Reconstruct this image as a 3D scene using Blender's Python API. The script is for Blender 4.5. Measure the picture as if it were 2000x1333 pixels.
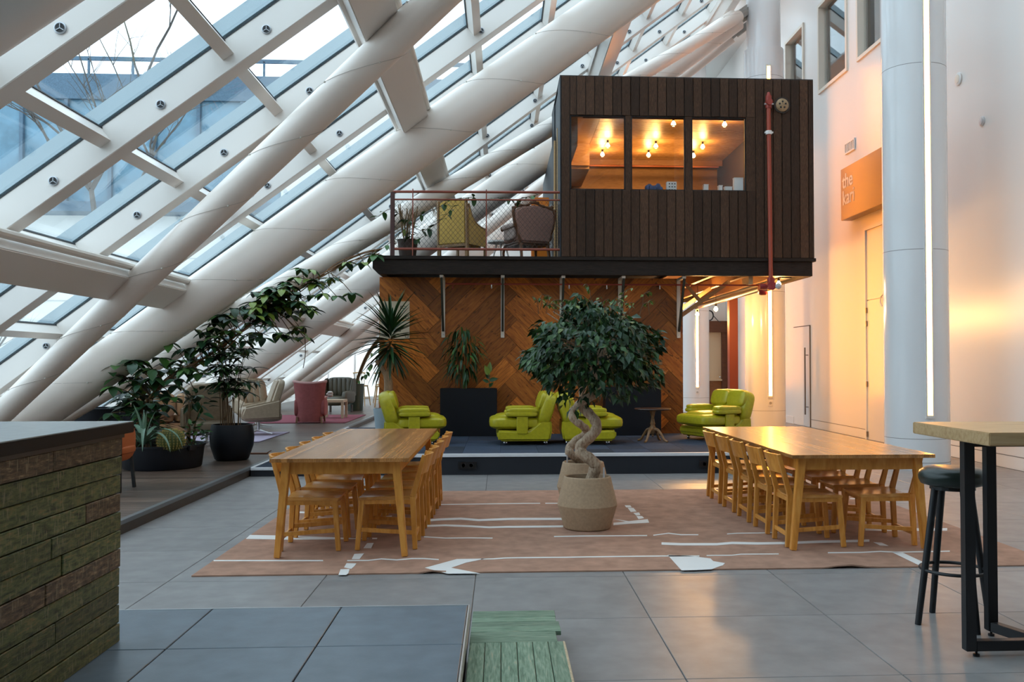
import bpy, bmesh, math, random
from math import sin, cos, pi, radians, sqrt, atan2
from mathutils import Vector, Matrix, Euler

for _o in list(bpy.data.objects):
    bpy.data.objects.remove(_o)
scene = bpy.context.scene
COL = scene.collection
rnd = random.Random(5)

# ------------------------------------------------------------------ camera, sky, exposure
cam_d = bpy.data.cameras.new('camera')
cam_d.sensor_width = 36.0
cam_d.lens = 36.0 * 1760.0 / 2000.0
cam_d.shift_x = -0.03745
cam_d.clip_end = 400
cam = bpy.data.objects.new('camera', cam_d)
cam.location = (0, 0, 1.45)
cam.rotation_euler = (radians(91.40), 0, radians(-3.151))
COL.objects.link(cam)
scene.camera = cam

SKY = 2.0
world = bpy.data.worlds.new('overcast_sky')
scene.world = world
world.use_nodes = True
_nt = world.node_tree
_bg = _nt.nodes['Background']
_bg.inputs[0].default_value = (0.80, 0.905, 1.0, 1)
_bg.inputs[1].default_value = SKY

scene.view_settings.view_transform = 'Standard'
scene.view_settings.look = 'None'
scene.view_settings.gamma = 1.0
scene.view_settings.use_curve_mapping = False
scene.view_settings.exposure = 0.68
LED_POWER = 52.0

# ------------------------------------------------------------------ materials
MATS = {}
def _new(name):
    m = bpy.data.materials.new(name); m.use_nodes = True
    nt = m.node_tree
    return m, nt, nt.nodes['Principled BSDF']
def _n(nt, typ, **kw):
    n = nt.nodes.new(typ)
    for k, v in kw.items(): setattr(n, k, v)
    return n
def _coords(nt, scale, rand=True):
    tc = _n(nt, 'ShaderNodeTexCoord'); mp = _n(nt, 'ShaderNodeMapping')
    mp.inputs['Scale'].default_value = scale
    nt.links.new(tc.outputs['Object'], mp.inputs['Vector'])
    if rand:
        oi = _n(nt, 'ShaderNodeObjectInfo')
        mul = _n(nt, 'ShaderNodeMath', operation='MULTIPLY'); mul.inputs[1].default_value = 73.0
        nt.links.new(oi.outputs['Random'], mul.inputs[0])
        ad = _n(nt, 'ShaderNodeVectorMath', operation='ADD')
        nt.links.new(mp.outputs['Vector'], ad.inputs[0]); nt.links.new(mul.outputs[0], ad.inputs[1])
        return ad.outputs[0]
    return mp.outputs['Vector']
def _hue(nt, col, rv):
    """per object brightness variation"""
    oi = _n(nt, 'ShaderNodeObjectInfo')
    mr = _n(nt, 'ShaderNodeMapRange')
    mr.inputs['To Min'].default_value = 1 - rv; mr.inputs['To Max'].default_value = 1 + rv
    nt.links.new(oi.outputs['Random'], mr.inputs['Value'])
    hs = _n(nt, 'ShaderNodeHueSaturation')
    nt.links.new(mr.outputs[0], hs.inputs['Value']); nt.links.new(col, hs.inputs['Color'])
    return hs.outputs[0]
def M(name, col, rough=0.5, metal=0.0, var=0.0, vs=6.0, rv=0.0, bump=0.0, bs=60.0, spec=0.5, coat=0.0, trans=0.0):
    if name in MATS: return MATS[name]
    m, nt, b = _new(name)
    b.inputs['Base Color'].default_value = (*col, 1)
    b.inputs['Roughness'].default_value = rough
    b.inputs['Metallic'].default_value = metal
    b.inputs['Specular IOR Level'].default_value = spec
    b.inputs['Coat Weight'].default_value = coat
    out = None
    if var > 0:
        v = _coords(nt, (vs,) * 3)
        no = _n(nt, 'ShaderNodeTexNoise'); no.inputs['Detail'].default_value = 5
        nt.links.new(v, no.inputs['Vector'])
        cr = _n(nt, 'ShaderNodeValToRGB')
        cr.color_ramp.elements[0].position = 0.3; cr.color_ramp.elements[1].position = 0.7
        cr.color_ramp.elements[0].color = (*[max(0, c * (1 - var)) for c in col], 1)
        cr.color_ramp.elements[1].color = (*[min(1, c * (1 + var)) for c in col], 1)
        nt.links.new(no.outputs['Fac'], cr.inputs['Fac']); out = cr.outputs[0]
    if rv > 0:
        if out is None:
            rgb = _n(nt, 'ShaderNodeRGB'); rgb.outputs[0].default_value = (*col, 1); out = rgb.outputs[0]
        out = _hue(nt, out, rv)
    if out is not None: nt.links.new(out, b.inputs['Base Color'])
    if bump > 0:
        v2 = _coords(nt, (bs,) * 3, False)
        n2 = _n(nt, 'ShaderNodeTexNoise'); n2.inputs['Detail'].default_value = 3
        nt.links.new(v2, n2.inputs['Vector'])
        bp = _n(nt, 'ShaderNodeBump'); bp.inputs['Strength'].default_value = bump; bp.inputs['Distance'].default_value = 0.01
        nt.links.new(n2.outputs['Fac'], bp.inputs['Height']); nt.links.new(bp.outputs[0], b.inputs['Normal'])
    MATS[name] = m
    return m
def W(name, cols, scale=(2, 30, 30), rough=0.45, rv=0.15, bump=0.15, spec=0.5, knots=0.0, lo=0.3, hi=0.7, coat=0.0, dist=0.6):
    """wood: stretched noise grain, a colour ramp, optional dark knots, per board tone"""
    if name in MATS: return MATS[name]
    m, nt, b = _new(name)
    b.inputs['Roughness'].default_value = rough
    b.inputs['Specular IOR Level'].default_value = spec
    b.inputs['Coat Weight'].default_value = coat; b.inputs['Coat Roughness'].default_value = 0.15
    v = _coords(nt, scale)
    no = _n(nt, 'ShaderNodeTexNoise'); no.inputs['Detail'].default_value = 6; no.inputs['Distortion'].default_value = dist
    nt.links.new(v, no.inputs['Vector'])
    cr = _n(nt, 'ShaderNodeValToRGB'); el = cr.color_ramp.elements
    el[0].position = lo; el[1].position = hi
    el[0].color = (*cols[0], 1); el[1].color = (*cols[-1], 1)
    for i, c in enumerate(cols[1:-1]):
        e = el.new(lo + (hi - lo) * (i + 1) / (len(cols) - 1)); e.color = (*c, 1)
    nt.links.new(no.outputs['Fac'], cr.inputs['Fac'])
    out = cr.outputs[0]
    if knots > 0:
        vk = _coords(nt, (scale[0] * 1.2 + 1.0, min(scale[1], 5), min(scale[2], 5)))
        nk = _n(nt, 'ShaderNodeTexNoise'); nk.inputs['Detail'].default_value = 2
        nt.links.new(vk, nk.inputs['Vector'])
        mr = _n(nt, 'ShaderNodeMapRange'); mr.inputs['From Min'].default_value = 0.62; mr.inputs['From Max'].default_value = 0.74
        nt.links.new(nk.outputs['Fac'], mr.inputs['Value'])
        mx = _n(nt, 'ShaderNodeMix', data_type='RGBA', blend_type='MULTIPLY')
        mu = _n(nt, 'ShaderNodeMath', operation='MULTIPLY'); mu.inputs[1].default_value = knots
        nt.links.new(mr.outputs[0], mu.inputs[0]); nt.links.new(mu.outputs[0], mx.inputs[0])
        nt.links.new(out, mx.inputs[6]); mx.inputs[7].default_value = (0.12, 0.08, 0.06, 1)
        out = mx.outputs[2]
    if rv > 0: out = _hue(nt, out, rv)
    nt.links.new(out, b.inputs['Base Color'])
    if bump > 0:
        bp = _n(nt, 'ShaderNodeBump'); bp.inputs['Strength'].default_value = bump; bp.inputs['Distance'].default_value = 0.01
        nt.links.new(no.outputs['Fac'], bp.inputs['Height']); nt.links.new(bp.outputs[0], b.inputs['Normal'])
    MATS[name] = m
    return m
def EM(name, col, strength):
    if name in MATS: return MATS[name]
    m = bpy.data.materials.new(name); m.use_nodes = True; nt = m.node_tree
    nt.nodes.remove(nt.nodes['Principled BSDF'])
    e = nt.nodes.new('ShaderNodeEmission'); e.inputs[0].default_value = (*col, 1); e.inputs[1].default_value = strength
    nt.links.new(e.outputs[0], nt.nodes['Material Output'].inputs[0])
    MATS[name] = m
    return m
def GLASS(name, tint=(0.86, 0.94, 0.96), ior=1.45, rough=0.0, gloss=(1, 1, 1)):
    if name in MATS: return MATS[name]
    m = bpy.data.materials.new(name); m.use_nodes = True; nt = m.node_tree
    nt.nodes.remove(nt.nodes['Principled BSDF'])
    t = nt.nodes.new('ShaderNodeBsdfTransparent'); t.inputs[0].default_value = (*tint, 1)
    g = nt.nodes.new('ShaderNodeBsdfGlossy'); g.inputs['Roughness'].default_value = rough; g.inputs[0].default_value = (*gloss, 1)
    # Schlick reflectance, the same from both sides of the pane
    lw = nt.nodes.new('ShaderNodeLayerWeight'); lw.inputs[0].default_value = 0.5
    pw = nt.nodes.new('ShaderNodeMath'); pw.operation = 'POWER'; pw.inputs[1].default_value = 5.0
    ma = nt.nodes.new('ShaderNodeMath'); ma.operation = 'MULTIPLY_ADD'; ma.inputs[1].default_value = 0.96; ma.inputs[2].default_value = 0.04
    nt.links.new(lw.outputs['Facing'], pw.inputs[0]); nt.links.new(pw.outputs[0], ma.inputs[0])
    mx = nt.nodes.new('ShaderNodeMixShader')
    nt.links.new(ma.outputs[0], mx.inputs[0]); nt.links.new(t.outputs[0], mx.inputs[1]); nt.links.new(g.outputs[0], mx.inputs[2])
    nt.links.new(mx.outputs[0], nt.nodes['Material Output'].inputs[0])
    MATS[name] = m
    return m

# ------------------------------------------------------------------ mesh helpers
class MB:
    """collects geometry for one mesh object"""
    def __init__(s): s.v = []; s.f = []; s.mi = []; s.cur = 0
    def add(s, vs, fs, mat=None):
        o = len(s.v)
        s.v += [tuple(mat @ Vector(p)) if mat is not None else tuple(p) for p in vs]
        s.f += [tuple(i + o for i in f) for f in fs]; s.mi += [s.cur] * len(fs)
        return s
    def box(s, x0, x1, y0, y1, z0, z1, mat=None):
        vs = [(x, y, z) for z in (z0, z1) for y in (y0, y1) for x in (x0, x1)]
        return s.add(vs, [(0, 2, 3, 1), (4, 5, 7, 6), (0, 1, 5, 4), (2, 6, 7, 3), (0, 4, 6, 2), (1, 3, 7, 5)], mat)
    def bar(s, a, b, w, h=None, up=(0, 0, 1), w2=None, h2=None):
        """square bar from a to b; w across, h along up"""
        a = Vector(a); b = Vector(b); d = (b - a).normalized(); h = w if h is None else h
        u = Vector(up)
        if abs(d.dot(u)) > 0.99: u = Vector((0, 1, 0))
        r = d.cross(u).normalized(); u = r.cross(d)
        w2 = w if w2 is None else w2; h2 = h if h2 is None else h2
        vs = []
        for p, ww, hh in ((a, w, h), (b, w2, h2)):
            for i, j in ((-1, -1), (1, -1), (1, 1), (-1, 1)):
                vs.append(p + r * (ww / 2 * i) + u * (hh / 2 * j))
        return s.add(vs, [(3, 2, 1, 0), (4, 5, 6, 7), (0, 1, 5, 4), (1, 2, 6, 5), (2, 3, 7, 6), (3, 0, 4, 7)])
    def tube(s, pts, r, n=10, closed=False, cap=True):
        pts = [Vector(p) for p in pts]; k = len(pts)
        rs = r if isinstance(r, (list, tuple)) else [r] * k
        vs = []; prev = None
        for i, p in enumerate(pts):
            if closed: d = (pts[(i + 1) % k] - pts[i - 1])
            else: d = pts[min(i + 1, k - 1)] - pts[max(i - 1, 0)]
            d = d.normalized() if d.length > 1e-9 else Vector((0, 0, 1))
            if prev is None:
                a = Vector((0, 0, 1)) if abs(d.z) < 0.9 else Vector((1, 0, 0))
                prev = d.cross(a).normalized()
            e1 = (prev - d * prev.dot(d))
            e1 = e1.normalized() if e1.length > 1e-6 else d.orthogonal().normalized()
            prev = e1; e2 = d.cross(e1)
            for j in range(n):
                a = 2 * pi * j / n
                vs.append(p + (e1 * cos(a) + e2 * sin(a)) * rs[i])
        fs = []
        m = k if closed else k - 1
        for i in range(m):
            i2 = (i + 1) % k
            for j in range(n):
                j2 = (j + 1) % n
                fs.append((i * n + j, i * n + j2, i2 * n + j2, i2 * n + j))
        if cap and not closed:
            fs.append(tuple(range(n - 1, -1, -1))); fs.append(tuple(range((k - 1) * n, k * n)))
        return s.add(vs, fs)
    def lathe(s, prof, n=24, c=(0, 0, 0), mat=None, sq=None):
        vs = []; fs = []
        for r, z in prof:
            for j in range(n):
                a = 2 * pi * j / n
                vs.append((c[0] + r * cos(a), c[1] + r * sin(a), c[2] + z))
        for i in range(len(prof) - 1):
            for j in range(n):
                j2 = (j + 1) % n
                fs.append((i * n + j, i * n + j2, (i + 1) * n + j2, (i + 1) * n + j))
        if prof[0][0] > 1e-4: fs.append(tuple(range(n - 1, -1, -1)))
        if prof[-1][0] > 1e-4: fs.append(tuple(range((len(prof) - 1) * n, len(prof) * n)))
        return s.add(vs, fs, mat)
    def prism(s, poly, a0, a1, axis='y', mat=None):
        """extrude a 2D polygon along an axis; poly in the two other axes"""
        def p3(p, a):
            if axis == 'y': return (p[0], a, p[1])
            if axis == 'x': return (a, p[0], p[1])
            return (p[0], p[1], a)
        n = len(poly)
        vs = [p3(p, a0) for p in poly] + [p3(p, a1) for p in poly]
        fs = [tuple(range(n)), tuple(range(2 * n - 1, n - 1, -1))]
        for i in range(n):
            j = (i + 1) % n
            fs.append((j, i, n + i, n + j))
        return s.add(vs, fs, mat)
    def puff(s, c, d, e=0.4, e2=None, nu=20, nv=12, mat=None):
        """rounded cushion (superellipsoid) centre c, size d"""
        e2 = e if e2 is None else e2
        def sp(x, p): return math.copysign(abs(x) ** p, x)
        vs = []; fs = []
        for i in range(nv + 1):
            v = -pi / 2 + pi * i / nv
            for j in range(nu):
                u = 2 * pi * j / nu
                vs.append((c[0] + d[0] / 2 * sp(cos(v), e2) * sp(cos(u), e), c[1] + d[1] / 2 * sp(cos(v), e2) * sp(sin(u), e), c[2] + d[2] / 2 * sp(sin(v), e2)))
        for i in range(nv):
            for j in range(nu):
                j2 = (j + 1) % nu
                fs.append((i * nu + j, i * nu + j2, (i + 1) * nu + j2, (i + 1) * nu + j))
        return s.add(vs, fs, mat)
    def mesh(s, name, mats, smooth=False, bevel=0.0, seg=2, angle=35):
        me = bpy.data.meshes.new(name)
        me.from_pydata([tuple(v) for v in s.v], [], s.f)
        if not isinstance(mats, (list, tuple)): mats = [mats]
        for m in mats: me.materials.append(m)
        if len(mats) > 1: me.polygons.foreach_set('material_index', s.mi)
        bm = bmesh.new(); bm.from_mesh(me)
        bmesh.ops.recalc_face_normals(bm, faces=bm.faces)
        if bevel > 0:
            bmesh.ops.remove_doubles(bm, verts=bm.verts, dist=1e-5)
            ed = [e for e in bm.edges if len(e.link_faces) == 2 and e.calc_face_angle(0) > radians(30)]
            bmesh.ops.bevel(bm, geom=ed, offset=bevel, segments=seg, affect='EDGES', clamp_overlap=True)
        bm.to_mesh(me); bm.free()
        if smooth:
            me.polygons.foreach_set('use_smooth', [True] * len(me.polygons))
            me.set_sharp_from_angle(angle=radians(angle))
        me.update()
        return me
def link(name, data, parent=None, loc=None, rot=None, mat=None):
    o = bpy.data.objects.new(name, data); COL.objects.link(o)
    if mat is not None: o.matrix_basis = mat
    if loc is not None: o.location = loc
    if rot is not None: o.rotation_euler = rot
    if parent is not None: o.parent = parent
    return o
def tag(o, label=None, cat=None, group=None, kind=None):
    if label: o['label'] = label
    if cat: o['category'] = cat
    if group: o['group'] = group
    if kind: o['kind'] = kind
    return o
def thing(name, label, cat, loc=(0, 0, 0), rz=0.0, group=None):
    o = link(name, None, loc=loc, rot=(0, 0, rz)); o.empty_display_size = 0.1
    return tag(o, label, cat, group)
def struct(name, loc=(0, 0, 0)):
    o = link(name, None, loc=loc); o['kind'] = 'structure'; return o
def part(parent, name, mb, mats, smooth=False, bevel=0.0, seg=2, label=None, kind=None, loc=None, rot=None, angle=35):
    me = mb.mesh(name, mats, smooth, bevel, seg, angle) if isinstance(mb, MB) else mb
    o = link(name, me, parent, loc, rot)
    return tag(o, label, None, None, kind)
def orient(p, d, up=(0, 0, 1), s=1.0, roll=0.0):
    """matrix: local +Y along d, local Z near up"""
    d = Vector(d).normalized(); u = Vector(up)
    if abs(d.dot(u)) > 0.98: u = Vector((1, 0, 0))
    x = d.cross(u).normalized(); z = x.cross(d)
    m = Matrix((x, d, z)).transposed().to_4x4()
    return Matrix.Translation(Vector(p)) @ m @ Matrix.Rotation(roll, 4, 'Y') @ Matrix.Diagonal((s, s, s, 1))
def leaf_mesh(name, L, Wd, mat, fold=0.25, droop=0.3, n=5, tip=1.0, base=0.6):
    """leaf along +Y with a folded midrib and a droop"""
    mb = MB(); vs = []
    for i in range(n + 1):
        t = i / n
        w = Wd / 2 * (sin(pi * t ** base) ** tip if 0 < t < 1 else 0.02)
        y = L * t; z = -droop * L * t * t
        vs += [(-w, y, z + fold * w), (0, y, z), (w, y, z + fold * w)]
    fs = []
    for i in range(n):
        a = i * 3
        fs += [(a, a + 1, a + 4, a + 3), (a + 1, a + 2, a + 5, a + 4)]
    mb.add(vs, fs)
    return mb.mesh(name, mat, smooth=True, angle=80)
def smoothpath(pts, k=6):
    """Catmull-Rom through points"""
    P = [Vector(p) for p in pts]; out = []
    for i in range(len(P) - 1):
        p0 = P[max(i - 1, 0)]; p1 = P[i]; p2 = P[i + 1]; p3 = P[min(i + 2, len(P) - 1)]
        for j in range(k):
            t = j / k
            out.append(0.5 * ((2 * p1) + (p2 - p0) * t + (2 * p0 - 5 * p1 + 4 * p2 - p3) * t * t + (3 * p1 - p0 - 3 * p2 + p3) * t ** 3))
    out.append(P[-1]); return out

# common materials
WHITE = M('white_paint', (0.80, 0.79, 0.77), 0.45)
WALLW = M('wall_paint', (0.80, 0.78, 0.75), 0.28, spec=0.5)
STEELW = M('white_steel_paint', (0.78, 0.735, 0.69), 0.36)
BLACK = M('black_metal', (0.012, 0.012, 0.014), 0.45)
BLACKP = M('black_planter', (0.007, 0.008, 0.012), 0.5, spec=0.3)
CHROME = M('chrome', (0.8, 0.8, 0.8), 0.18, 1.0)
ALU = M('aluminium', (0.62, 0.63, 0.65), 0.4, 0.8)
DARKLINE = M('dark_gasket', (0.03, 0.035, 0.04), 0.7)
SOIL = M('soil', (0.035, 0.022, 0.015), 0.95, bump=0.5)
PANE = GLASS('facade_glass', (0.87, 0.93, 0.95), 1.5)
PANE2 = GLASS('window_glass', (0.95, 0.96, 0.96), 1.5)
RED = M('red_paint', (0.33, 0.045, 0.03), 0.45)
# ------------------------------------------------------------------ outside
GROUND = M('outdoor_paving', (0.62, 0.62, 0.60), 0.9, var=0.08, vs=0.5)
g = link('outdoor_ground', MB().box(-90, 60, -40, 110, -0.6, -0.35).mesh('outdoor_ground', GROUND)); g['kind'] = 'structure'
b = thing('office_building', 'long blue glass office block with white stone base seen outside the sloping glass', 'building', (-22, 47, 0))
BG = M('blue_office_glass', (0.11, 0.21, 0.28), 0.2, var=0.25, vs=0.25)
BW = M('white_stone', (0.78, 0.77, 0.74), 0.7)
BD = M('dark_band', (0.07, 0.12, 0.17), 0.6, var=0.2, vs=3)
part(b, 'base_wall', MB().box(-34, 34, 0.2, 9, -0.35, 9.0), BW)
part(b, 'soffit', MB().box(-34, 34, -1.2, 9, 9.0, 9.5), BD)
part(b, 'roof_band', MB().box(-34, 34, -0.25, 9, 14.9, 16.2), BD)
part(b, 'roof_rail', MB().box(-34, 34, -0.2, -0.1, 16.9, 17.1), BD)
_pm = MB().box(-1.0, 1.0, 0.0, 0.1, 9.5, 14.9).mesh('window', BG)
_mm = MB().box(-0.09, 0.09, -0.2, 0.15, 9.5, 14.9).mesh('mullion', BD)
_rm = MB().box(-0.05, 0.05, -0.2, -0.1, 16.2, 17.0).mesh('rail_post', BD)
for i in range(30):
    x = -32 + i * 2.2
    link('window', _pm, b, (x, 0, 0)); link('mullion', _mm, b, (x + 1.1, 0, 0)); link('rail_post', _rm, b, (x, 0, 0))
for z in (2.4, 4.6, 6.8):
    part(b, 'stone_joint', MB().box(-34, 34, 0.17, 0.22, z, z + 0.06), M('stone_joint', (0.5, 0.5, 0.48), 0.8))
part(b, 'back_volume', MB().box(-33.5, 33.5, 0.3, 9, 9.5, 14.9), BD)

def bare_tree(name, label, loc, h, seed, spread=0.5):
    r = random.Random(seed)
    t = thing(name, label, 'tree', loc)
    bark = M('tree_bark', (0.09, 0.075, 0.065), 0.9)
    mb = MB()
    def grow(p, d, L, rad, lev):
        pts = [p]; q = Vector(p); dd = Vector(d)
        for i in range(4):
            dd = (dd + Vector((r.uniform(-.18, .18), r.uniform(-.18, .18), r.uniform(-.05, .12)))).normalized()
            q = q + dd * (L / 4); pts.append(q.copy())
        mb.tube(pts, [rad * (1 - 0.14 * i) for i in range(5)], 5)
        if lev > 0:
            for k in range(r.choice((3, 3, 4))):
                i = r.randint(1, 4)
                a = r.uniform(0, 2 * pi); tilt = r.uniform(0.35, 0.95)
                nd = (dd + Vector((cos(a), sin(a), 0.1)) * tilt).normalized()
                grow(pts[i], nd, L * r.uniform(0.55, 0.8), rad * 0.5, lev - 1)
    grow(Vector((0, 0, 0)), Vector((0.03, 0, 1)), h * 0.42, h * 0.0095, 4)
    part(t, 'trunk_and_branches', mb, bark, smooth=True)
    return t
bare_tree('bare_tree', 'leafless tree with thin branches outside the upper left panes', (-10.6, 25.0, -0.35), 16.5, 3)
bare_tree('bare_tree', 'leafless tree outside the lower panes beside the thin white strut', (-13.5, 24.5, -0.35), 6.0, 8)

# ------------------------------------------------------------------ floors
TILE = M('grey_floor_tile', (0.25, 0.238, 0.232), 0.40, var=0.13, vs=1.3, rv=0.05, bump=0.03, bs=25, spec=0.26)
GROUT = M('floor_grout', (0.10, 0.095, 0.09), 0.9)
fl = struct('floor')
part(fl, 'floor_slab', MB().box(-3.3, 7.2, -7, 34, -0.3, -0.006), GROUT)
_fx = [-3.22 + 1.0175 * i for i in range(11)]
_tm = {}
def tile_mesh(w, d, mat, h=0.02, key='floor_tile'):
    k = (key, round(w, 3), round(d, 3))
    if k not in _tm: _tm[k] = MB().box(-w / 2, w / 2, -d / 2, d / 2, -h, 0).mesh(key, mat, bevel=0.0025, seg=1)
    return _tm[k]
for i in range(10):
    for j in range(18):
        y0 = 3.13 + j
        if j >= 9 and i < 6: continue
        w = 1.0175 - 0.0045; d = 1.0 - 0.0045
        x = (_fx[i] + _fx[i + 1]) / 2
        if x + w / 2 > 7.0: w = 0.9; x = 6.49
        link('floor_tile', tile_mesh(w, d, TILE), fl, (x, y0 + 0.5, 0))
part(fl, 'floor_field', MB().box(-3.22, 7.0, -7, 3.127, -0.02, 0), TILE)
part(fl, 'floor_field', MB().box(-3.22, 7.0, 21.13, 34, -0.02, 0), TILE)
part(fl, 'floor_field', MB().box(-3.22, 2.88, 12.13, 21.13, -0.02, 0), TILE)

# raised foreground platform, dark blue-grey tiles
PT = M('slate_tile', (0.125, 0.155, 0.185), 0.34, var=0.16, vs=1.6, rv=0.06, bump=0.03, bs=25)
fp = struct('floor_platform')
part(fp, 'platform_body', MB().box(-8.2, -0.165, -6.9, 4.425, 0.0, 0.25), M('platform_side', (0.20, 0.12, 0.08), 0.6))
for i in range(8):
    for j in range(7):
        link('platform_tile', tile_mesh(0.604, 0.604, PT, 0.022, 'platform_tile'), fp, (-0.156 - 0.305 - 0.61 * i, 4.43 - 0.305 - 0.61 * j, 0.272))
part(fp, 'platform_edge', MB().box(-8.2, -0.156, 4.43, 4.437, 0.21, 0.2725), ALU)
part(fp, 'platform_edge', MB().box(-0.156, -0.149, -0.2, 4.437, 0.2, 0.2725), M('edge_strip', (0.45, 0.40, 0.36), 0.5, 0.3))

# wooden deck on the left
DECK = W('dark_deck_wood', [(0.05, 0.030, 0.021), (0.105, 0.068, 0.050), (0.18, 0.125, 0.092)], (0.9, 22, 1), 0.38, 0.35, 0.05)
fd = struct('floor_deck')
part(fd, 'deck_base', MB().box(-8.2, -3.235, 4.44, 34, 0.0, 0.094), BLACK)
_db = MB().box(-8.2, -3.236, 0.0015, 0.1335, 0, 0.021).mesh('deck_board', DECK)
for i in range(219): link('deck_board', _db, fd, (0, 4.44 + 0.135 * i, 0.094))
part(fd, 'deck_edge_trim', MB().box(-3.245, -3.185, 4.44, 34, 0.085, 0.121), M('dark_aluminium', (0.20, 0.21, 0.22), 0.35, 0.6), bevel=0.004)
part(fd, 'deck_riser', MB().box(-3.235, -3.20, 4.44, 34, 0.0, 0.085), M('deck_riser', (0.06, 0.045, 0.035), 0.5))

# blue carpeted stage, low step on the left and the main level
CARPD = M('stage_riser', (0.012, 0.014, 0.020), 0.8)
CARP = M('blue_carpet_tile', (0.022, 0.035, 0.062), 0.95, var=0.2, vs=40, rv=0.45, bump=0.3, bs=220)
fs_ = struct('floor_stage')
part(fs_, 'stage_body', MB().box(-2.0, 4.0, 11.75, 15.0, 0.0, 0.262), CARPD)
part(fs_, 'stage_nosing', MB().box(-2.0, 4.0, 11.735, 11.79, 0.232, 0.273), M('stage_nosing', (0.72, 0.72, 0.74), 0.5), bevel=0.003)
part(fs_, 'low_step_body', MB().box(-3.18, -2.0, 11.72, 19.0, 0.0, 0.105), CARPD)
part(fs_, 'low_step_nosing', MB().box(-3.18, -2.0, 11.705, 11.755, 0.08, 0.116), M('stage_nosing', (0.7, 0.7, 0.7), 0.5), bevel=0.003)
part(fs_, 'low_step_trim', MB().box(-3.184, -3.14, 11.72, 19.0, 0.08, 0.122), M('stage_nosing', (0.7, 0.7, 0.7), 0.5), bevel=0.003)
for i in range(12):
    for j in range(7):
        d = 0.498 if j < 6 else 0.2
        link('carpet_tile', tile_mesh(0.498, d, CARP, 0.01, 'carpet_tile'), fs_, (-1.75 + 0.5 * i, 11.79 + 0.5 * j + d / 2, 0.272))
for i in range(2):
    for j in range(14):
        link('carpet_tile', tile_mesh(0.56, 0.498, CARP, 0.01, 'carpet_tile'), fs_, (-2.86 + 0.565 * i, 12.0 + 0.5 * j, 0.116))
SOCK = M('black_socket', (0.006, 0.006, 0.007), 0.35)
for x in (-0.43, 2.72):
    mb = MB().box(-0.12, 0.12, -0.012, 0, -0.045, 0.045)
    mb.lathe([(0.032, 0), (0.032, 0.008), (0.022, 0.008), (0.022, 0.0)], 14, mat=Matrix.Translation((-0.05, -0.012, 0)) @ Matrix.Rotation(pi / 2, 4, 'X'))
    mb.lathe([(0.032, 0), (0.032, 0.008), (0.022, 0.008), (0.022, 0.0)], 14, mat=Matrix.Translation((0.05, -0.012, 0)) @ Matrix.Rotation(pi / 2, 4, 'X'))
    part(fs_, 'riser_socket', mb, SOCK, loc=(x, 11.735, 0.125))

# ------------------------------------------------------------------ right wall with windows, doors, sign
wr = struct('wall_right')
mb = MB().box(7.0, 7.2, -7, 34, 0, 7.36).box(7.0, 7.2, -7, 34, 9.33, 10.9)
_wins = [(14.6, 17.2), (17.7, 19.35), (20.3, 21.65)]
ys = [-7] + [y for w in _wins for y in w] + [34]
for i in range(0, len(ys), 2): mb.box(7.0, 7.2, ys[i], ys[i + 1], 7.36, 9.33)
part(wr, 'wall_panel', mb, WALLW)
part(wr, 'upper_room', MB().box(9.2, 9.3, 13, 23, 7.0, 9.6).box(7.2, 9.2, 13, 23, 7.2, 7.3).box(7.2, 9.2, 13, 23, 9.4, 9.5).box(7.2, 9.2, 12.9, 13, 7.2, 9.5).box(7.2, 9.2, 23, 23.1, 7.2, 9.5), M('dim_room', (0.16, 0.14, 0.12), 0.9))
FR = M('cream_frame', (0.78, 0.72, 0.62), 0.45)
for k, (y0, y1) in enumerate(_wins):
    w = struct('window_%d' % (k + 1))
    f = 0.07
    part(w, 'window_frame', MB().box(6.96, 7.14, y0, y0 + f, 7.36, 9.33).box(6.96, 7.14, y1 - f, y1, 7.36, 9.33).box(6.96, 7.14, y0 + f, y1 - f, 7.36, 7.36 + f).box(6.96, 7.14, y0 + f, y1 - f, 9.33 - f, 9.33), FR)
    part(w, 'pane', MB().box(7.09, 7.10, y0 + f, y1 - f, 7.36 + f, 9.33 - f), PANE2)
mb = MB()
n = 48
pts = [(7.22 + 0.035 * sin(i * 1.05), 15.0 + 1.9 * i / n) for i in range(n + 1)]
vs = []
for x, y in pts: vs += [(x, y, 7.32), (x, y, 9.36), (x + 0.006, y, 9.36), (x + 0.006, y, 7.32)]
fs = []
for i in range(n):
    a = 4 * i
    for q in range(4): fs.append((a + q, a + (q + 1) % 4, a + 4 + (q + 1) % 4, a + 4 + q))
mb.add(vs, fs)
tag(link('curtain', mb.mesh('curtain', M('grey_curtain', (0.42, 0.39, 0.37), 0.9), smooth=True)), 'grey pleated curtain hanging inside the upper right window', 'curtain')

bb = struct('baseboard_right')
part(bb, 'board', MB().box(6.985, 7.0, -7, 15.55, 0, 0.17).box(6.985, 7.0, 16.9, 19.98, 0, 0.17).box(6.985, 7.0, 21.2, 34, 0, 0.17), WALLW)
part(bb, 'shadow_gap', MB().box(6.983, 6.99, -7, 15.55, 0.172, 0.182).box(6.983, 6.99, 16.9, 19.98, 0.172, 0.182).box(6.983, 6.99, -7, 15.55, 0.36, 0.364), M('gap', (0.2, 0.19, 0.18), 0.9))
d = struct('door_1')
part(d, 'door_leaf', MB().box(6.975, 7.0, 20.05, 21.15, 0.0, 2.29), WALLW, bevel=0.003)
part(d, 'door_gap', MB().box(6.985, 6.999, 20.03, 20.05, 0, 2.31).box(6.985, 6.999, 21.15, 21.17, 0, 2.31).box(6.985, 6.999, 20.03, 21.17, 2.29, 2.31), M('gap2', (0.12, 0.10, 0.08), 0.9))
mb = MB().tube([(6.90, 20.13, 0.28), (6.90, 20.13, 1.80)], 0.018, 10)
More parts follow.
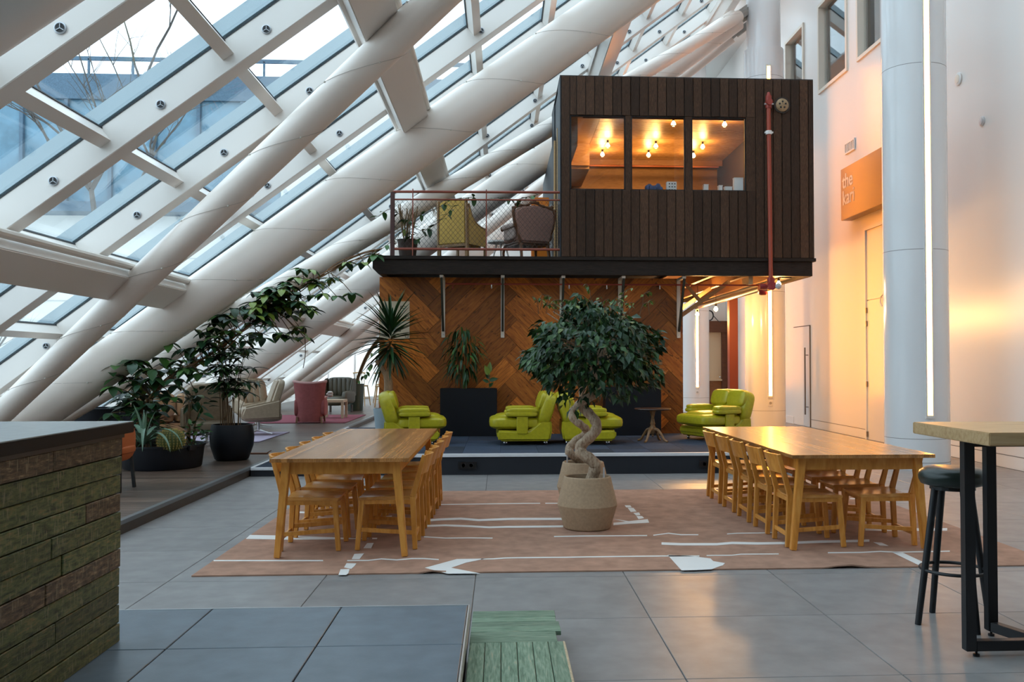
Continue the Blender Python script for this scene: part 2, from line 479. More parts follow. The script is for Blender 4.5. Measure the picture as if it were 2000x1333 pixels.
for z in (0.45, 1.63): mb.tube([(6.90, 20.13, z), (6.98, 20.13, z)], 0.01, 8)
part(d, 'door_handle', mb, M('dark_steel', (0.25, 0.22, 0.2), 0.35, 0.9), smooth=True, label='long vertical steel pull handle')
d = struct('door_2')
part(d, 'door_leaf', MB().box(6.965, 7.0, 15.6, 16.80, 0.0, 2.63), WALLW, bevel=0.003)
part(d, 'transom_panel', MB().box(6.965, 7.0, 15.6, 16.80, 2.65, 3.98), WALLW, bevel=0.003)
part(d, 'door_frame', MB().box(6.94, 7.0, 16.80, 16.86, 0, 4.0).box(6.94, 7.0, 15.6, 16.80, 3.98, 4.04), WALLW)
for z in (0.10, 1.05, 2.2, 2.45):
    part(d, 'hinge', MB().box(6.935, 6.966, 16.765, 16.80, z - 0.05, z + 0.05), M('dark_steel', (0.25, 0.22, 0.2), 0.35, 0.9))
mb = MB().box(6.93, 6.966, 15.82, 16.0, 2.45, 2.68)
mb.tube([(6.93, 16.03, 2.48), (6.91, 16.06, 2.56), (6.92, 16.05, 2.66), (6.94, 16.0, 2.70)], 0.012, 6)
part(d, 'door_closer', mb, ALU)

SIGN = M('bronze_sign', (0.22, 0.14, 0.10), 0.35, 0.3)
s = thing('wall_sign', 'bronze box sign with pale lettering on the white wall beside the column', 'sign', (7.0, 16.75, 4.29))
part(s, 'sign_box', MB().box(-0.22, -0.001, -1.35, 0.83, 0, 1.02), SIGN, bevel=0.006)
def text_mesh(name, txt, size, mat, depth=0.004):
    c = bpy.data.curves.new(name, 'FONT'); c.body = txt; c.size = size; c.extrude = depth; c.space_line = 0.82; c.offset = size * 0.012
    o = bpy.data.objects.new(name, c); COL.objects.link(o)
    dg = bpy.context.evaluated_depsgraph_get()
    me = bpy.data.meshes.new_from_object(o.evaluated_get(dg))
    bpy.data.objects.remove(o); bpy.data.curves.remove(c)
    me.materials.clear(); me.materials.append(mat); me.name = name
    return me
link('lettering', text_mesh('lettering', 'the\nkari', 0.40, M('sign_letters', (0.85, 0.80, 0.76), 0.5), 0.002), s,
     mat=Matrix.Translation((-0.2225, 0.74, 0.62)) @ Matrix(((0, 0, -1, 0), (-1, 0, 0, 0), (0, 1, 0, 0), (0, 0, 0, 1))))
v = thing('vent_grille', 'small white slotted vent grille high on the right wall', 'vent', (7.0, 17.61, 5.68))
mb = MB().box(-0.03, -0.001, -0.25, 0.25, 0, 0.03).box(-0.03, -0.001, -0.25, 0.25, 0.2, 0.23)
part(v, 'frame', mb, WHITE)
part(v, 'backing', MB().box(-0.006, -0.001, -0.25, 0.25, 0.03, 0.2), M('vent_dark', (0.05, 0.045, 0.04), 0.9))
_sm = MB().box(-0.03, -0.004, -0.014, 0.014, 0.03, 0.2).mesh('slat', WHITE)
for i in range(7): link('slat', _sm, v, (0, -0.236 + 0.0787 * i, 0))
def disc(name, label, y, z, r, mats):
    t = thing(name, label, 'detector', (7.0, y, z))
    mt = Matrix.Rotation(-pi / 2, 4, 'Y')
    part(t, 'rim', MB().lathe([(r, 0.001), (r, 0.02), (r * 0.8, 0.03), (r * 0.7, 0.03)], 20, mat=mt), mats[0], smooth=True)
    part(t, 'face', MB().lathe([(r * 0.7, 0.001), (r * 0.65, 0.035), (0.0001, 0.04)], 20, mat=mt), mats[1], smooth=True)
disc('wall_detector', 'round cream detector with recessed centre high on the right wall', 13.33, 5.8, 0.10, [WHITE, FR])
disc('wall_detector', 'plain round grey wall plate at the far right', 12.67, 4.97, 0.07, [M('grey_plate', (0.6, 0.6, 0.6), 0.5)] * 2)

# end walls, roof strip
wb = struct('wall_back')
part(wb, 'wall_panel', MB().box(-8.2, 7.2, 34, 34.2, 3.3, 11.2).box(-8.2, -7.4, 34, 34.2, -0.3, 3.3).box(-2.5, 7.2, 34, 34.2, -0.3, 3.3), WALLW)
w = struct('window_4')
mb = MB()
for i in range(6): mb.box(-7.4 + 0.98 * i - 0.03, -7.4 + 0.98 * i + 0.03, 34.0, 34.1, 0.1, 3.3)
mb.box(-7.4, -2.5, 34.0, 34.1, 0.1, 0.2).box(-7.4, -2.5, 34.0, 34.1, 2.2, 2.28)
part(w, 'window_frame', mb, WHITE)
for i in range(5): part(w, 'pane', MB().box(-7.37 + 0.98 * i, -6.45 + 0.98 * i, 34.04, 34.05, 0.2, 3.3), PANE2)
wf = struct('wall_front')
part(wf, 'wall_panel', MB().box(-8.4, 7.2, -7.2, -7, -0.3, 11.2), M('brown_panelling', (0.13, 0.085, 0.055), 0.6))
ce = struct('ceiling')
part(ce, 'light_block_slab', MB().box(-8.0, 7.0, -7.0, 0.9, 3.1, 3.3), M('brown_panelling', (0.13, 0.085, 0.055), 0.6))  # slab added out of view to keep skylight off the foreground
part(ce, 'roof_strip', MB().box(5.95, 7.2, -7.2, 34.2, 10.75, 10.95), WALLW)

# ------------------------------------------------------------------ sloping glass wall
T = 0.755; X0 = -7.88
A = math.atan(T); NX, NZ = -sin(A), cos(A)
def fpnt(X, off, y):
    return (X + NX * off, y, T * (X - X0) + NZ * off)
def slab(mb, xa, xb, oa, ob, ya, yb):
    vs = [fpnt(x, o, y) for o in (oa, ob) for y in (ya, yb) for x in (xa, xb)]
    mb.add(vs, [(0, 2, 3, 1), (4, 5, 7, 6), (0, 1, 5, 4), (2, 6, 7, 3), (0, 4, 6, 2), (1, 3, 7, 5)])
    return mb
wl = struct('wall_left')
PX = [-7.61 + 3.13 * k for k in range(5)]
TX = [-7.61 + 3.13 / 3 * k for k in range(14)]
RY = [11.6 + 1.8 * k for k in range(-10, 13)]
rm = slab(MB(), -7.95, 6.3, -0.10, 0.15, 0, 0.21).mesh('rafter', STEELW, bevel=0.006, seg=1)
gm = slab(MB(), -7.95, 6.3, 0.144, 0.153, -0.006, 0.0).mesh('gasket', DARKLINE)
cm = slab(MB(), -7.95, 6.3, 0.175, 0.31, 0.0, 0.21).mesh('outer_cap', M('cap_grey', (0.34, 0.42, 0.46), 0.5))
SPR = MB()
SPR.lathe([(0.042, 0), (0.042, 0.012), (0.034, 0.016), (0.030, 0.010)], 16, mat=Matrix.Rotation(pi / 2, 4, 'X'))
spm = SPR.mesh('nozzle_ring', M('nozzle_ring', (0.45, 0.47, 0.5), 0.4, 0.6), smooth=True)
SPB = MB().lathe([(0.031, 0.0), (0.031, 0.011), (0.0001, 0.011)], 16, mat=Matrix.Rotation(pi / 2, 4, 'X'))
SPB.cur = 1
for a in (90, 210, 330):
    SPB.bar((0, -0.0135, 0), (0.03 * cos(radians(a)), -0.0135, 0.03 * sin(radians(a))), 0.005)
sbm = SPB.mesh('nozzle', [M('nozzle_black', (0.008, 0.008, 0.009), 0.5), M('nozzle_ring', (0.4, 0.4, 0.4), 0.4)])
for y in RY:
    r_ = link('rafter', rm, wl, (0, y, 0))
    link('gasket', gm, r_, (0, 0, 0)); link('outer_cap', cm, r_, (0, 0, 0))
    if 5 < y < 27:
        for k in range(13):
            X = -6.58 + 0.903 * k
            p = fpnt(X, 0.0, 0)
            n_ = link('nozzle', sbm, r_, p)
            link('nozzle_ring', spm, r_, p)
tm_ = slab(MB(), -0.045, 0.045, 0.0, 0.15, 0.212, 1.8).mesh('transom', STEELW)
dm_ = slab(MB(), -0.052, 0.052, 0.13, 0.152, 0.212, 1.8).mesh('transom_gasket', DARKLINE)
pm_ = slab(MB(), 0.03, 3.13 / 3 - 0.03, 0.160, 0.172, 0.10, 1.9).mesh('pane', PANE)
for y in RY[:-1]:
    near = 4.0 < y < 29
    for k, X in enumerate(TX[:-1]):
        if near:
            o = link('transom', tm_, wl, (X, y, T * X))
            if y < 20: link('transom_gasket', dm_, o)
            link('pane', pm_, wl, (X, y, T * X))
    if not near:
        part(wl, 'pane' if y > -1.5 else 'light_block_panel', slab(MB(), -7.6, 5.95, 0.160, 0.172, y + 0.1, y + 1.9), PANE if y > -1.5 else M('unlit_tan', (0.34, 0.24, 0.18), 0.7))  # opaque bays added behind the camera to cut skylight, tan as if unlit
        mb = MB()
        for X in TX: slab(mb, X - 0.045, X + 0.045, 0, 0.15, y + 0.212, y + 1.8)
        part(wl, 'transom', mb, STEELW)
for k, X in enumerate(PX):
    part(wl, 'purlin', slab(MB(), X - 0.16, X + 0.16, -0.37, -0.105, -6.9, 33.9), STEELW, bevel=0.01)
    part(wl, 'purlin_flange', slab(MB(), X - 0.19, X - 0.12, -0.16, -0.10, -6.9, 33.9), STEELW)
    if k in (1, 2):
        a = fpnt(X + 0.21, -0.25, -6.9); c_ = fpnt(X + 0.21, -0.25, 33.9)
        part(wl, 'sprinkler_pipe', MB().tube([a, c_], 0.042, 10), M('pipe_beige', (0.66, 0.61, 0.55), 0.4), smooth=True)
part(wl, 'sill_wall', MB().box(-8.3, -7.85, -7, 34, -0.3, 0.35), WHITE)

# ------------------------------------------------------------------ big tubular struts
def strut(label, a, b_, r0, string=True, seed=1):
    a = Vector(a); b_ = Vector(b_); L = (b_ - a).length
    t = thing('steel_strut', label, 'strut', a)
    d = (b_ - a).normalized(); N = 40
    pts = [d * (L * i / N) for i in range(N + 1)]
    rs = [r0 * (0.66 + 0.34 * sin(pi * (0.04 + 0.92 * i / N)) ** 0.55) for i in range(N + 1)]
    part(t, 'tube', MB().tube(pts, rs, 32), M('warm_white_paint', (0.83, 0.74, 0.67), 0.33), smooth=True)
    e = MB().tube([d * (L - 0.02), d * (L + 0.30)], [r0 * 0.3, r0 * 0.18], 10).bar(d * (L + 0.1), d * (L + 0.45), 0.05, r0 * 0.9)
    part(t, 'end_pin', e, M('pin_grey', (0.4, 0.38, 0.35), 0.5, 0.5), smooth=True)
    if string:
        rr = random.Random(seed)
        e1 = d.cross(Vector((0, 0, 1))).normalized(); e2 = d.cross(e1)
        pp = []; sphs = MB()
        turns = L / 1.15; st = int(turns * 16)
        for i in range(st + 1):
            f = i / st; q = f * N; i0 = min(int(q), N - 1)
            r_ = rs[i0] + 0.006
            ang = 2 * pi * turns * f + seed
            p = d * (L * f + 0.22 * sin(ang * 1.0)) + (e1 * cos(ang) + e2 * sin(ang)) * r_
            pp.append(p)
            if i % 4 == 0: sphs.puff(p, (0.022, 0.022, 0.022), 1.0, nu=6, nv=4)
        s_ = part(t, 'light_string', MB().tube(pp, 0.0020, 4), M('wire_grey', (0.42, 0.37, 0.33), 0.6), smooth=True)
        part(s_, 'tiny_lamp', sphs, M('tiny_lamp', (0.65, 0.62, 0.55), 0.3), smooth=True, kind='stuff')
    return t
FX, FZ, EX, EZ = -7.15, 0.05, 5.2, 9.05
Y1, Y2, Y3 = 12.3, 19.5, 26.7
strut('heavy white strut cutting across the top left corner, nearest the viewer', (FX, 4.66, FZ), (EX, 4.66, EZ), 0.30, False)
strut('slim white tubular strut crossing in front, leaning towards the viewer', (FX - 0.1, Y1 - 0.15, FZ), (EX, Y1 - 7.2, EZ), 0.165, seed=1)
strut('thickest white tubular strut, nearest of the heavy ones', (FX, Y1, FZ), (EX, Y1, EZ), 0.315, seed=2)
strut('slim white tubular strut passing behind the balcony railing, vine along its underside', (FX + 0.1, Y1 + 0.25, FZ), (EX, Y2 - 0.2, EZ), 0.168, seed=3)
strut('heavy white tubular strut rising behind the balcony armchairs to the second column', (FX, Y2, FZ), (EX, Y2, EZ), 0.315, seed=4)
strut('slim far white strut rising left of the yucca towards the second column', (FX, Y3 - 0.2, FZ), (EX, Y2 + 0.4, EZ - 0.25), 0.168, False)
strut('heavy far white strut at the back of the lounge', (FX, Y3, FZ), (EX, Y3, EZ), 0.315, False)

# ------------------------------------------------------------------ round columns with light strips
LED = EM('warm_led', (1.0, 0.31, 0.025), LED_POWER)
def column(label, y, seams, led=None):
    c = thing('round_column', label, 'column', (5.8, y, 0))
    R_ = 0.43
    part(c, 'shaft', MB().lathe([(R_, 0), (R_, 8.35), (0.37, 8.36), (0.37, 10.74)], 64), M('glossy_white', (0.80, 0.81, 0.82), 0.16, spec=0.5), smooth=True)
    for z in seams:
        part(c, 'joint_ring', MB().lathe([(R_ + 0.001, z - 0.003), (R_ + 0.001, z + 0.003)], 64), M('gap', (0.2, 0.19, 0.18), 0.9))
    a = radians(-93)
    def P(o, x, z): return Matrix.Rotation(a + pi / 2, 4, 'Z') @ Matrix.Translation((x, -R_ - o, z))
    h = part(c, 'light_housing', MB().box(-0.058, -0.036, -0.022, 0.03, 0.70, 7.92, P(0, 0, 0)).box(0.036, 0.058, -0.022, 0.03, 0.70, 7.92, P(0, 0, 0)).box(-0.036, 0.036, -0.022, 0.03, 7.88, 7.92, P(0, 0, 0)).box(-0.036, 0.036, -0.022, 0.03, 0.70, 0.74, P(0, 0, 0)).box(-0.036, 0.036, 0.0, 0.03, 0.74, 7.88, P(0, 0, 0)), M('led_housing', (0.75, 0.72, 0.68), 0.3))
    part(c, 'light_strip', MB().box(-0.034, 0.034, -0.02, -0.001, 0.745, 7.875, P(0, 0, 0)), led or LED, label='glowing warm light strip')
    part(c, 'socket_plate', MB().box(-0.055, 0.055, -0.012, 0.02, 0.52, 0.66, P(0, 0, 0)), WHITE, bevel=0.004)
    part(c, 'socket', MB().lathe([(0.03, 0), (0.03, 0.006), (0.02, 0.006), (0.02, 0.001)], 14, mat=P(0.012, 0, 0.59) @ Matrix.Rotation(pi / 2, 4, 'X')), M('socket_grey', (0.5, 0.47, 0.43), 0.5))
column('tall glossy white column in front of the sign, with a full-height warm light strip', Y1, (0.42, 3.0, 5.55, 0.1), EM('warm_led_dim', (1.0, 0.40, 0.06), LED_POWER * 0.28))
column('white column right of the cabin with a glowing light strip below the red valve', Y2, (0.42, 3.0, 6.9, 7.7))
column('farthest white column with light strip right beside the herringbone wall', Y3, (0.42, 3.0))
# ------------------------------------------------------------------ herringbone feature wall
HB = W('herringbone_oak', [(0.26, 0.066, 0.009), (0.46, 0.132, 0.017), (0.58, 0.19, 0.028)], (0.9, 7, 7), 0.42, 0.55, 0.06, knots=0.85)
hw = thing('feature_wall', 'wooden herringbone feature wall under the cabin balcony', 'wall', (0, 15.0, 0))
part(hw, 'wall_core', MB().box(-1.998, 3.05, 0.02, 3.8, 0.0, 2.865), M('wall_core', (0.06, 0.03, 0.018), 0.8))
def clip_poly(poly, x0, x1, z0, z1):
    def cl(P, f, inter):
        out = []
        for i in range(len(P)):
            a, b2 = P[i - 1], P[i]
            fa, fb = f(a), f(b2)
            if fb >= 0:
                if fa < 0: out.append(inter(a, b2))
                out.append(b2)
            elif fa >= 0: out.append(inter(a, b2))
        return out
    def mk(ax, v):
        def it(a, b2):
            t = (v - a[ax]) / (b2[ax] - a[ax]); return (a[0] + t * (b2[0] - a[0]), a[1] + t * (b2[1] - a[1]))
        return it
    for f, it in ((lambda p: p[0] - x0, mk(0, x0)), (lambda p: x1 - p[0], mk(0, x1)), (lambda p: p[1] - z0, mk(1, z0)), (lambda p: z1 - p[1], mk(1, z1))):
        poly = cl(poly, f, it)
        if len(poly) < 3: return None
    return poly
w_, k_ = 0.30, 6; L_ = w_ * k_
cs, sn = cos(pi / 4), sin(pi / 4)
hr = random.Random(4)
seen = set()
for n_ in range(-40, 41):
    for m_ in range(-8, 9):
        for o_ in (0, 1):
            # herringbone lattice: horizontal and vertical boards stepped by one width
            x = n_ * w_ + m_ * 2 * L_ * 0.5 + (0 if o_ == 0 else 0); y = n_ * w_ - m_ * 2 * L_ * 0.5
            if o_ == 0: rect = (x, y, x + L_, y + w_)
            else: rect = (x - w_ , y, x, y + L_) if False else (x + L_, y + w_ - L_, x + L_ + w_, y + w_)
            g_ = 0.0025
            x0_, y0_, x1_, y1_ = rect[0] + g_, rect[1] + g_, rect[2] - g_, rect[3] - g_
            pl = [(x0_, y0_), (x1_, y0_), (x1_, y1_), (x0_, y1_)]
            pl = [((p[0] * cs - p[1] * sn) - 1.0, (p[0] * sn + p[1] * cs) + 0.9) for p in pl]
            key = (round(sum(p[0] for p in pl), 2), round(sum(p[1] for p in pl), 2), o_)
            if key in seen: continue
            cp = clip_poly(pl, -2.0, 3.055, 0.27, 2.87)
            if not cp: continue
            seen.add(key)
            cx_ = sum(p[0] for p in cp) / len(cp); cz_ = sum(p[1] for p in cp) / len(cp)
            ang = pi / 4 if o_ == 0 else 3 * pi / 4
            # local x along the board so the grain follows it
            loc2 = [((p[0] - cx_) * cos(ang) + (p[1] - cz_) * sin(ang), -(p[0] - cx_) * sin(ang) + (p[1] - cz_) * cos(ang)) for p in cp]
            dz = hr.uniform(0, 0.003)
            me = MB().prism(loc2, -0.012 - dz, 0.02).mesh('herringbone_board', HB)
            link('herringbone_board', me, hw, (cx_, 0, cz_), (0, -ang, 0))
sp = thing('wall_switch', 'small square light switch on the herringbone wall right of the ficus', 'switch', (2.66, 14.985, 1.46))
part(sp, 'switch_plate', MB().box(-0.045, 0.045, -0.012, 0, -0.045, 0.045), M('switch_brown', (0.25, 0.14, 0.06), 0.5), bevel=0.004)
part(sp, 'rocker', MB().box(-0.03, 0.03, -0.018, -0.012, -0.03, 0.03), M('switch_tan', (0.36, 0.22, 0.11), 0.5), bevel=0.002)
po = thing('wall_poster', 'cream poster with small printed boxes behind the yucca', 'poster', (-1.745, 14.98, 1.85))
part(po, 'sheet', MB().box(-0.245, 0.24, -0.008, 0, 0, 0.62), M('poster_cream', (0.72, 0.58, 0.42), 0.7))
part(po, 'fold_band', MB().box(-0.245, 0.24, -0.0095, -0.008, 0.295, 0.315), M('poster_orange', (0.62, 0.28, 0.10), 0.7))
mb = MB()
for (x, z, a, c) in ((0.09, 0.50, 0.08, 0.035), (0.17, 0.33, 0.045, 0.045), (0.17, 0.02, 0.045, 0.06), (0.03, 0.12, 0.06, 0.03)):
    for q in ((x, x + a, z, z + 0.008), (x, x + a, z + c, z + c + 0.008), (x, x + 0.008, z, z + c), (x + a, x + a + 0.008, z, z + c)): mb.box(q[0], q[1], -0.0095, -0.008, q[2], q[3])
part(po, 'printed_boxes', mb, M('print_black', (0.02, 0.02, 0.02), 0.7))

# ------------------------------------------------------------------ mezzanine platform
CH = W('charred_beam', [(0.010, 0.007, 0.006), (0.021, 0.014, 0.011), (0.031, 0.021, 0.016)], (1.2, 20, 20), 0.6, 0.1, 0.2, spec=0.22)
OAK = W('soffit_wood', [(0.16, 0.075, 0.028), (0.28, 0.14, 0.05), (0.36, 0.19, 0.08)], (1.2, 18, 18), 0.55, 0.25, 0.1)
PINE = W('pale_timber', [(0.42, 0.27, 0.13), (0.52, 0.36, 0.19)], (2, 20, 20), 0.55, 0.1, 0.05)
XL, XR, YF, YB = -2.04, 5.12, 14.45, 20.9
pf = thing('mezzanine_platform', 'dark timber mezzanine platform carrying the cabin and balcony', 'platform', (0, YF, 2.87))
part(pf, 'front_beam', MB().box(XL + 0.09, XR - 0.03, 0, 0.11, 0.0, 0.235).prism([(XL, 0.09), (XL + 0.09, 0.0), (XL + 0.09, 0.235), (XL, 0.235)], 0, 0.11), CH, bevel=0.004)
part(pf, 'right_beam', MB().box(XR - 0.13, XR - 0.02, 0.112, 6.3, 0.0, 0.235), CH)
part(pf, 'left_beam', MB().box(XL + 0.09, XL + 0.2, 0.112, 6.3, 0.0, 0.235), CH)
part(pf, 'rear_beam', MB().box(XL + 0.09, XR - 0.03, 6.3, 6.42, 0.0, 0.235), CH)
part(pf, 'deck_edge', MB().box(XL - 0.03, XR + 0.02, -0.035, 0.12, 0.237, 0.292), CH, bevel=0.004)
part(pf, 'deck', MB().box(XL - 0.02, XR + 0.01, 0.12, 6.42, 0.237, 0.29), CH)
_sl = MB().box(-0.5, 0.5, -0.05, 0.05, -0.012, 0.012)
slm = MB().box(3.06, XR - 0.14, -0.06, 0.06, 0.0, 0.022).mesh('soffit_board', OAK)
for i in range(44): link('soffit_board', slm, pf, (0, 0.2 + i * 0.138, 0.18))
jm = MB().box(-0.035, 0.035, 0.13, 6.3, 0.0, 0.17).mesh('joist', OAK)
for i, x in enumerate((3.45, 4.0, 4.55)): link('joist', jm, pf, (x, 0, 0.0))
part(pf, 'soffit_panel', MB().box(XL + 0.2, 3.06, 0.112, 0.56, 0.15, 0.17), CH)
part(pf, 'steel_beam', MB().box(4.62, 4.78, 0.13, 6.3, -0.02, 0.0), BLACK)
part(pf, 'stub_bracket', MB().box(4.06, 4.13, 0.10, 0.5, -0.13, 0.0), PINE)
p_ = thing('steel_post', 'dark red square steel post under the cabin, right of the far column', 'post', (4.83, 18.55, 0))
part(p_, 'shaft', MB().box(-0.09, 0.09, -0.09, 0.09, 0.012, 2.85), M('oxide_red', (0.14, 0.028, 0.018), 0.55), bevel=0.006)
part(p_, 'base_plate', MB().box(-0.15, 0.15, -0.15, 0.15, 0, 0.012), M('oxide_red', (0.14, 0.028, 0.018), 0.55))
# timber braces at the right end of the feature wall
for y, nm in ((15.3, 'nearer pale timber brace in the angle beside the feature wall'), (16.7, 'farther pale timber brace in the angle beside the feature wall')):
    t = thing('timber_brace', nm, 'brace', (3.07, y, 2.2))
    part(t, 'long_strut', MB().bar((0.0, 0, 0.05), (0.86, 0, 0.655), 0.06, 0.07), PINE, bevel=0.004)
    part(t, 'cross_strut', MB().bar((0.05, 0, 0.66), (0.36, 0, 0.30), 0.05, 0.06), PINE, bevel=0.004)
# shelf brackets
for i, x in enumerate((-0.95, 0.03, 1.01, 1.99, 2.98)):
    o = ('leftmost', 'second from left', 'middle', 'second from right', 'rightmost')[i]
    t = thing('steel_bracket', '%s of the five pale and black triangular brackets on the feature wall' % o, 'bracket', (x, 14.985, 1.87))
    part(t, 'upright', MB().box(-0.03, 0.03, -0.03, 0, 0, 0.99), M('bracket_cream', (0.70, 0.60, 0.50), 0.5), bevel=0.003)
    part(t, 'arm', MB().box(-0.03, 0.03, -0.49, -0.03, 0.955, 0.995), M('bracket_cream', (0.70, 0.60, 0.50), 0.5), bevel=0.003)
    part(t, 'diagonal_strut', MB().bar((0, -0.045, 0.11), (0, -0.50, 0.95), 0.036, 0.05, up=(0, -1, 0.3)), M('strut_black', (0.035, 0.035, 0.03), 0.5), bevel=0.003)
    part(t, 'bolt', MB().lathe([(0.010, 0), (0.008, 0.008), (0.0001, 0.009)], 10, mat=Matrix.Translation((0, -0.03, 0.05)) @ Matrix.Rotation(pi / 2, 4, 'X')), ALU, smooth=True)
# sprinkler line under the beam
t = thing('sprinkler_line', 'thin dark red sprinkler pipe running along the top of the feature wall', 'pipe', (0, 14.72, 2.74))
part(t, 'pipe', MB().tube([(-0.9, 0, 0), (4.36, 0, 0)], 0.013, 8), RED, smooth=True)
for x in (-0.78, -0.15, 1.12, 1.74, 2.62):
    mb = MB().tube([(x, 0, 0), (x, 0, -0.05 if x > -0.5 else -0.09)], 0.008, 6).tube([(x, 0, -0.05), (x, 0, -0.075)], [0.015, 0.006], 8)
    part(t, 'sprinkler_head', mb, ALU if x > -0.5 else RED, smooth=True)
t = thing('fire_riser', 'red fire riser pipe with valve running down the front of the cabin', 'pipe', (4.36, 14.36, 0))
part(t, 'riser', MB().tube([(0.01, 0, 2.76), (-0.012, 0, 5.66)], 0.034, 14), M('riser_red', (0.36, 0.06, 0.03), 0.4), smooth=True)
v_ = part(t, 'top_tee', MB().tube([(-0.01, 0.085, 5.69), (-0.01, -0.075, 5.69)], 0.05, 14).tube([(-0.01, 0, 5.60), (-0.01, 0, 5.80)], 0.048, 14).lathe([(0.04, 0), (0.02, 0.06), (0.0001, 0.07)], 10, c=(-0.01, 0, 5.80)), RED, smooth=True)
part(v_, 'bolt', MB().box(-0.085, 0.065, -0.03, 0.0, 5.655, 5.675), ALU)
part(t, 'coupling', MB().tube([(-0.01, 0, 5.17), (-0.01, 0, 5.23)], 0.05, 14).box(-0.075, 0.06, -0.02, 0.02, 5.19, 5.215), WHITE, smooth=True)
part(t, 'return_pipe', MB().tube([(0.01, 0.0, 2.70), (0.01, 5.6, 2.70)], 0.05, 12), M('dark_pipe', (0.03, 0.02, 0.02), 0.45), smooth=True)
vv = part(t, 'valve_body', MB().tube([(0.01, -0.06, 2.70), (0.01, 0.28, 2.70)], 0.072, 14).tube([(0.01, 0, 2.64), (0.01, 0, 2.83)], 0.062, 14).tube([(-0.14, 0.12, 2.70), (0.1, 0.12, 2.70)], 0.05, 12).puff((0.01, 0.45, 2.68), (0.16, 0.2, 0.2), 0.7), M('valve_red', (0.30, 0.03, 0.03), 0.3), smooth=True)
part(vv, 'gauge', MB().lathe([(0.045, 0), (0.05, 0.03), (0.02, 0.05), (0.0001, 0.05)], 14, mat=Matrix.Translation((0.11, -0.05, 2.69)) @ Matrix.Rotation(pi / 2, 4, 'X')), M('grey_plastic', (0.5, 0.52, 0.55), 0.4), smooth=True)

# ------------------------------------------------------------------ charred timber cabin
CHP = W('charred_board', [(0.026, 0.012, 0.0065), (0.062, 0.030, 0.016), (0.11, 0.057, 0.031)], (40, 40, 3.0), 0.6, 0.42, 0.6, knots=0.6, spec=0.25)
CB = thing('timber_cabin', 'charred dark timber cabin with three glowing windows on the mezzanine', 'cabin', (0, YF, 3.165))
CX0, CX1, CZ = 0.97, 5.12, 2.93
WZ0, WZ1 = 1.10, 2.28
WINS = [(1.12, 2.01), (2.11, 2.99), (3.10, 3.99)]
rb = random.Random(9)
_bcache = {}
def board(w, z0, z1):
    k = (round(w, 3), z0, z1)
    if k not in _bcache:
        _bcache[k] = MB().box(-w / 2 + 0.005, w / 2 - 0.005, -0.022, 0.0, z0, z1).mesh('board', CHP, bevel=0.004, seg=1)
    return _bcache[k]
bw = 0.1465
x = CX0; first = True
def put(xc, w, z0, z1, par=CB):
    link('board', board(w, z0, z1), par, (xc, -rb.uniform(0.0, 0.008), 0))
put(CX0 + 0.07, 0.14, 0.0, CZ)
put(CX0 + 0.14 + 0.055, 0.11, WZ1 + 0.02, CZ); put(CX0 + 0.195, 0.11, 0.0, WZ0 - 0.012)
x = CX0 + 0.25; 
while x < 4.05:
    put(x + bw / 2, bw, WZ1 + 0.02, CZ); put(x + bw / 2, bw, 0.0, WZ0 - 0.012); x += bw
xr = x
while x < CX1 - 0.05:
    w2 = min(bw, CX1 - x)
    put(x + w2 / 2, w2, 0.0, CZ); x += w2
# window posts
for a, c in ((2.01, 2.11), (2.99, 3.10), (3.99, xr)):
    part(CB, 'window_post', MB().box(a + 0.004, c - 0.004, -0.02, 0.05, WZ0 - 0.01, WZ1 + 0.018), CHP)
# walls behind the boards with openings
INN = W('cabin_ply', [(0.42, 0.24, 0.10), (0.52, 0.32, 0.15), (0.58, 0.38, 0.19)], (1.5, 8, 8), 0.45, 0.0, 0.03)
mb = MB().box(CX0, CX1, 0.002, 0.08, 0, WZ0 - 0.01).box(CX0, CX1, 0.002, 0.08, WZ1 + 0.02, CZ - 0.01)
xs = [CX0] + [v for w in WINS for v in w] + [CX1]
for i in range(0, 8, 2): mb.box(xs[i], xs[i + 1], 0.002, 0.08, WZ0 - 0.01, WZ1 + 0.02)
part(CB, 'front_wall', mb, BLACK)
part(CB, 'right_wall', MB().box(CX1 - 0.09, CX1 - 0.004, 0.08, 6.3, 0, CZ - 0.02), CHP)
part(CB, 'left_wall', MB().box(CX0 + 0.0, CX0 + 0.08, 0.08, 0.62, 0, CZ - 0.02).box(CX0, CX0 + 0.08, 0.62, 1.55, 2.25, CZ - 0.02).box(CX0, CX0 + 0.08, 1.55, 2.3, 0, CZ - 0.02).box(CX0, CX0 + 0.08, 2.3, 6.3, 0, 2.42), M('charred_blue', (0.022, 0.027, 0.034), 0.5, rv=0.1))
sb = MB().box(-0.018, 0.0, -0.07, 0.07, 0, CZ).mesh('side_board', M('charred_blue', (0.022, 0.027, 0.034), 0.5, rv=0.1), bevel=0.003, seg=1)
for i in range(4): link('side_board', sb, CB, (CX0 - 0.002, 0.05 + 0.145 * i, 0))
for i in range(5): link('side_board', sb, CB, (CX0 - 0.002, 1.63 + 0.145 * i, 0))
dr = part(CB, 'side_door', MB().box(CX0 + 0.02, CX0 + 0.06, 0.66, 1.52, 0.0, 2.22), W('door_oak', [(0.35, 0.22, 0.1), (0.45, 0.3, 0.15)], (1, 20, 1), 0.5, 0, 0.05))
part(CB, 'door_jamb', MB().box(CX0 - 0.03, CX0 + 0.0, 0.62, 0.70, 0, 2.25).box(CX0 - 0.03, CX0, 1.48, 1.55, 0, 2.25), PINE)
part(CB, 'back_wall', MB().box(CX0 + 0.4, CX1 - 0.09, 6.2, 6.3, 0, CZ - 0.02), W('cabin_back_ply', [(0.20, 0.10, 0.045), (0.28, 0.15, 0.07)], (1.5, 8, 8), 0.5, 0.0, 0.03))
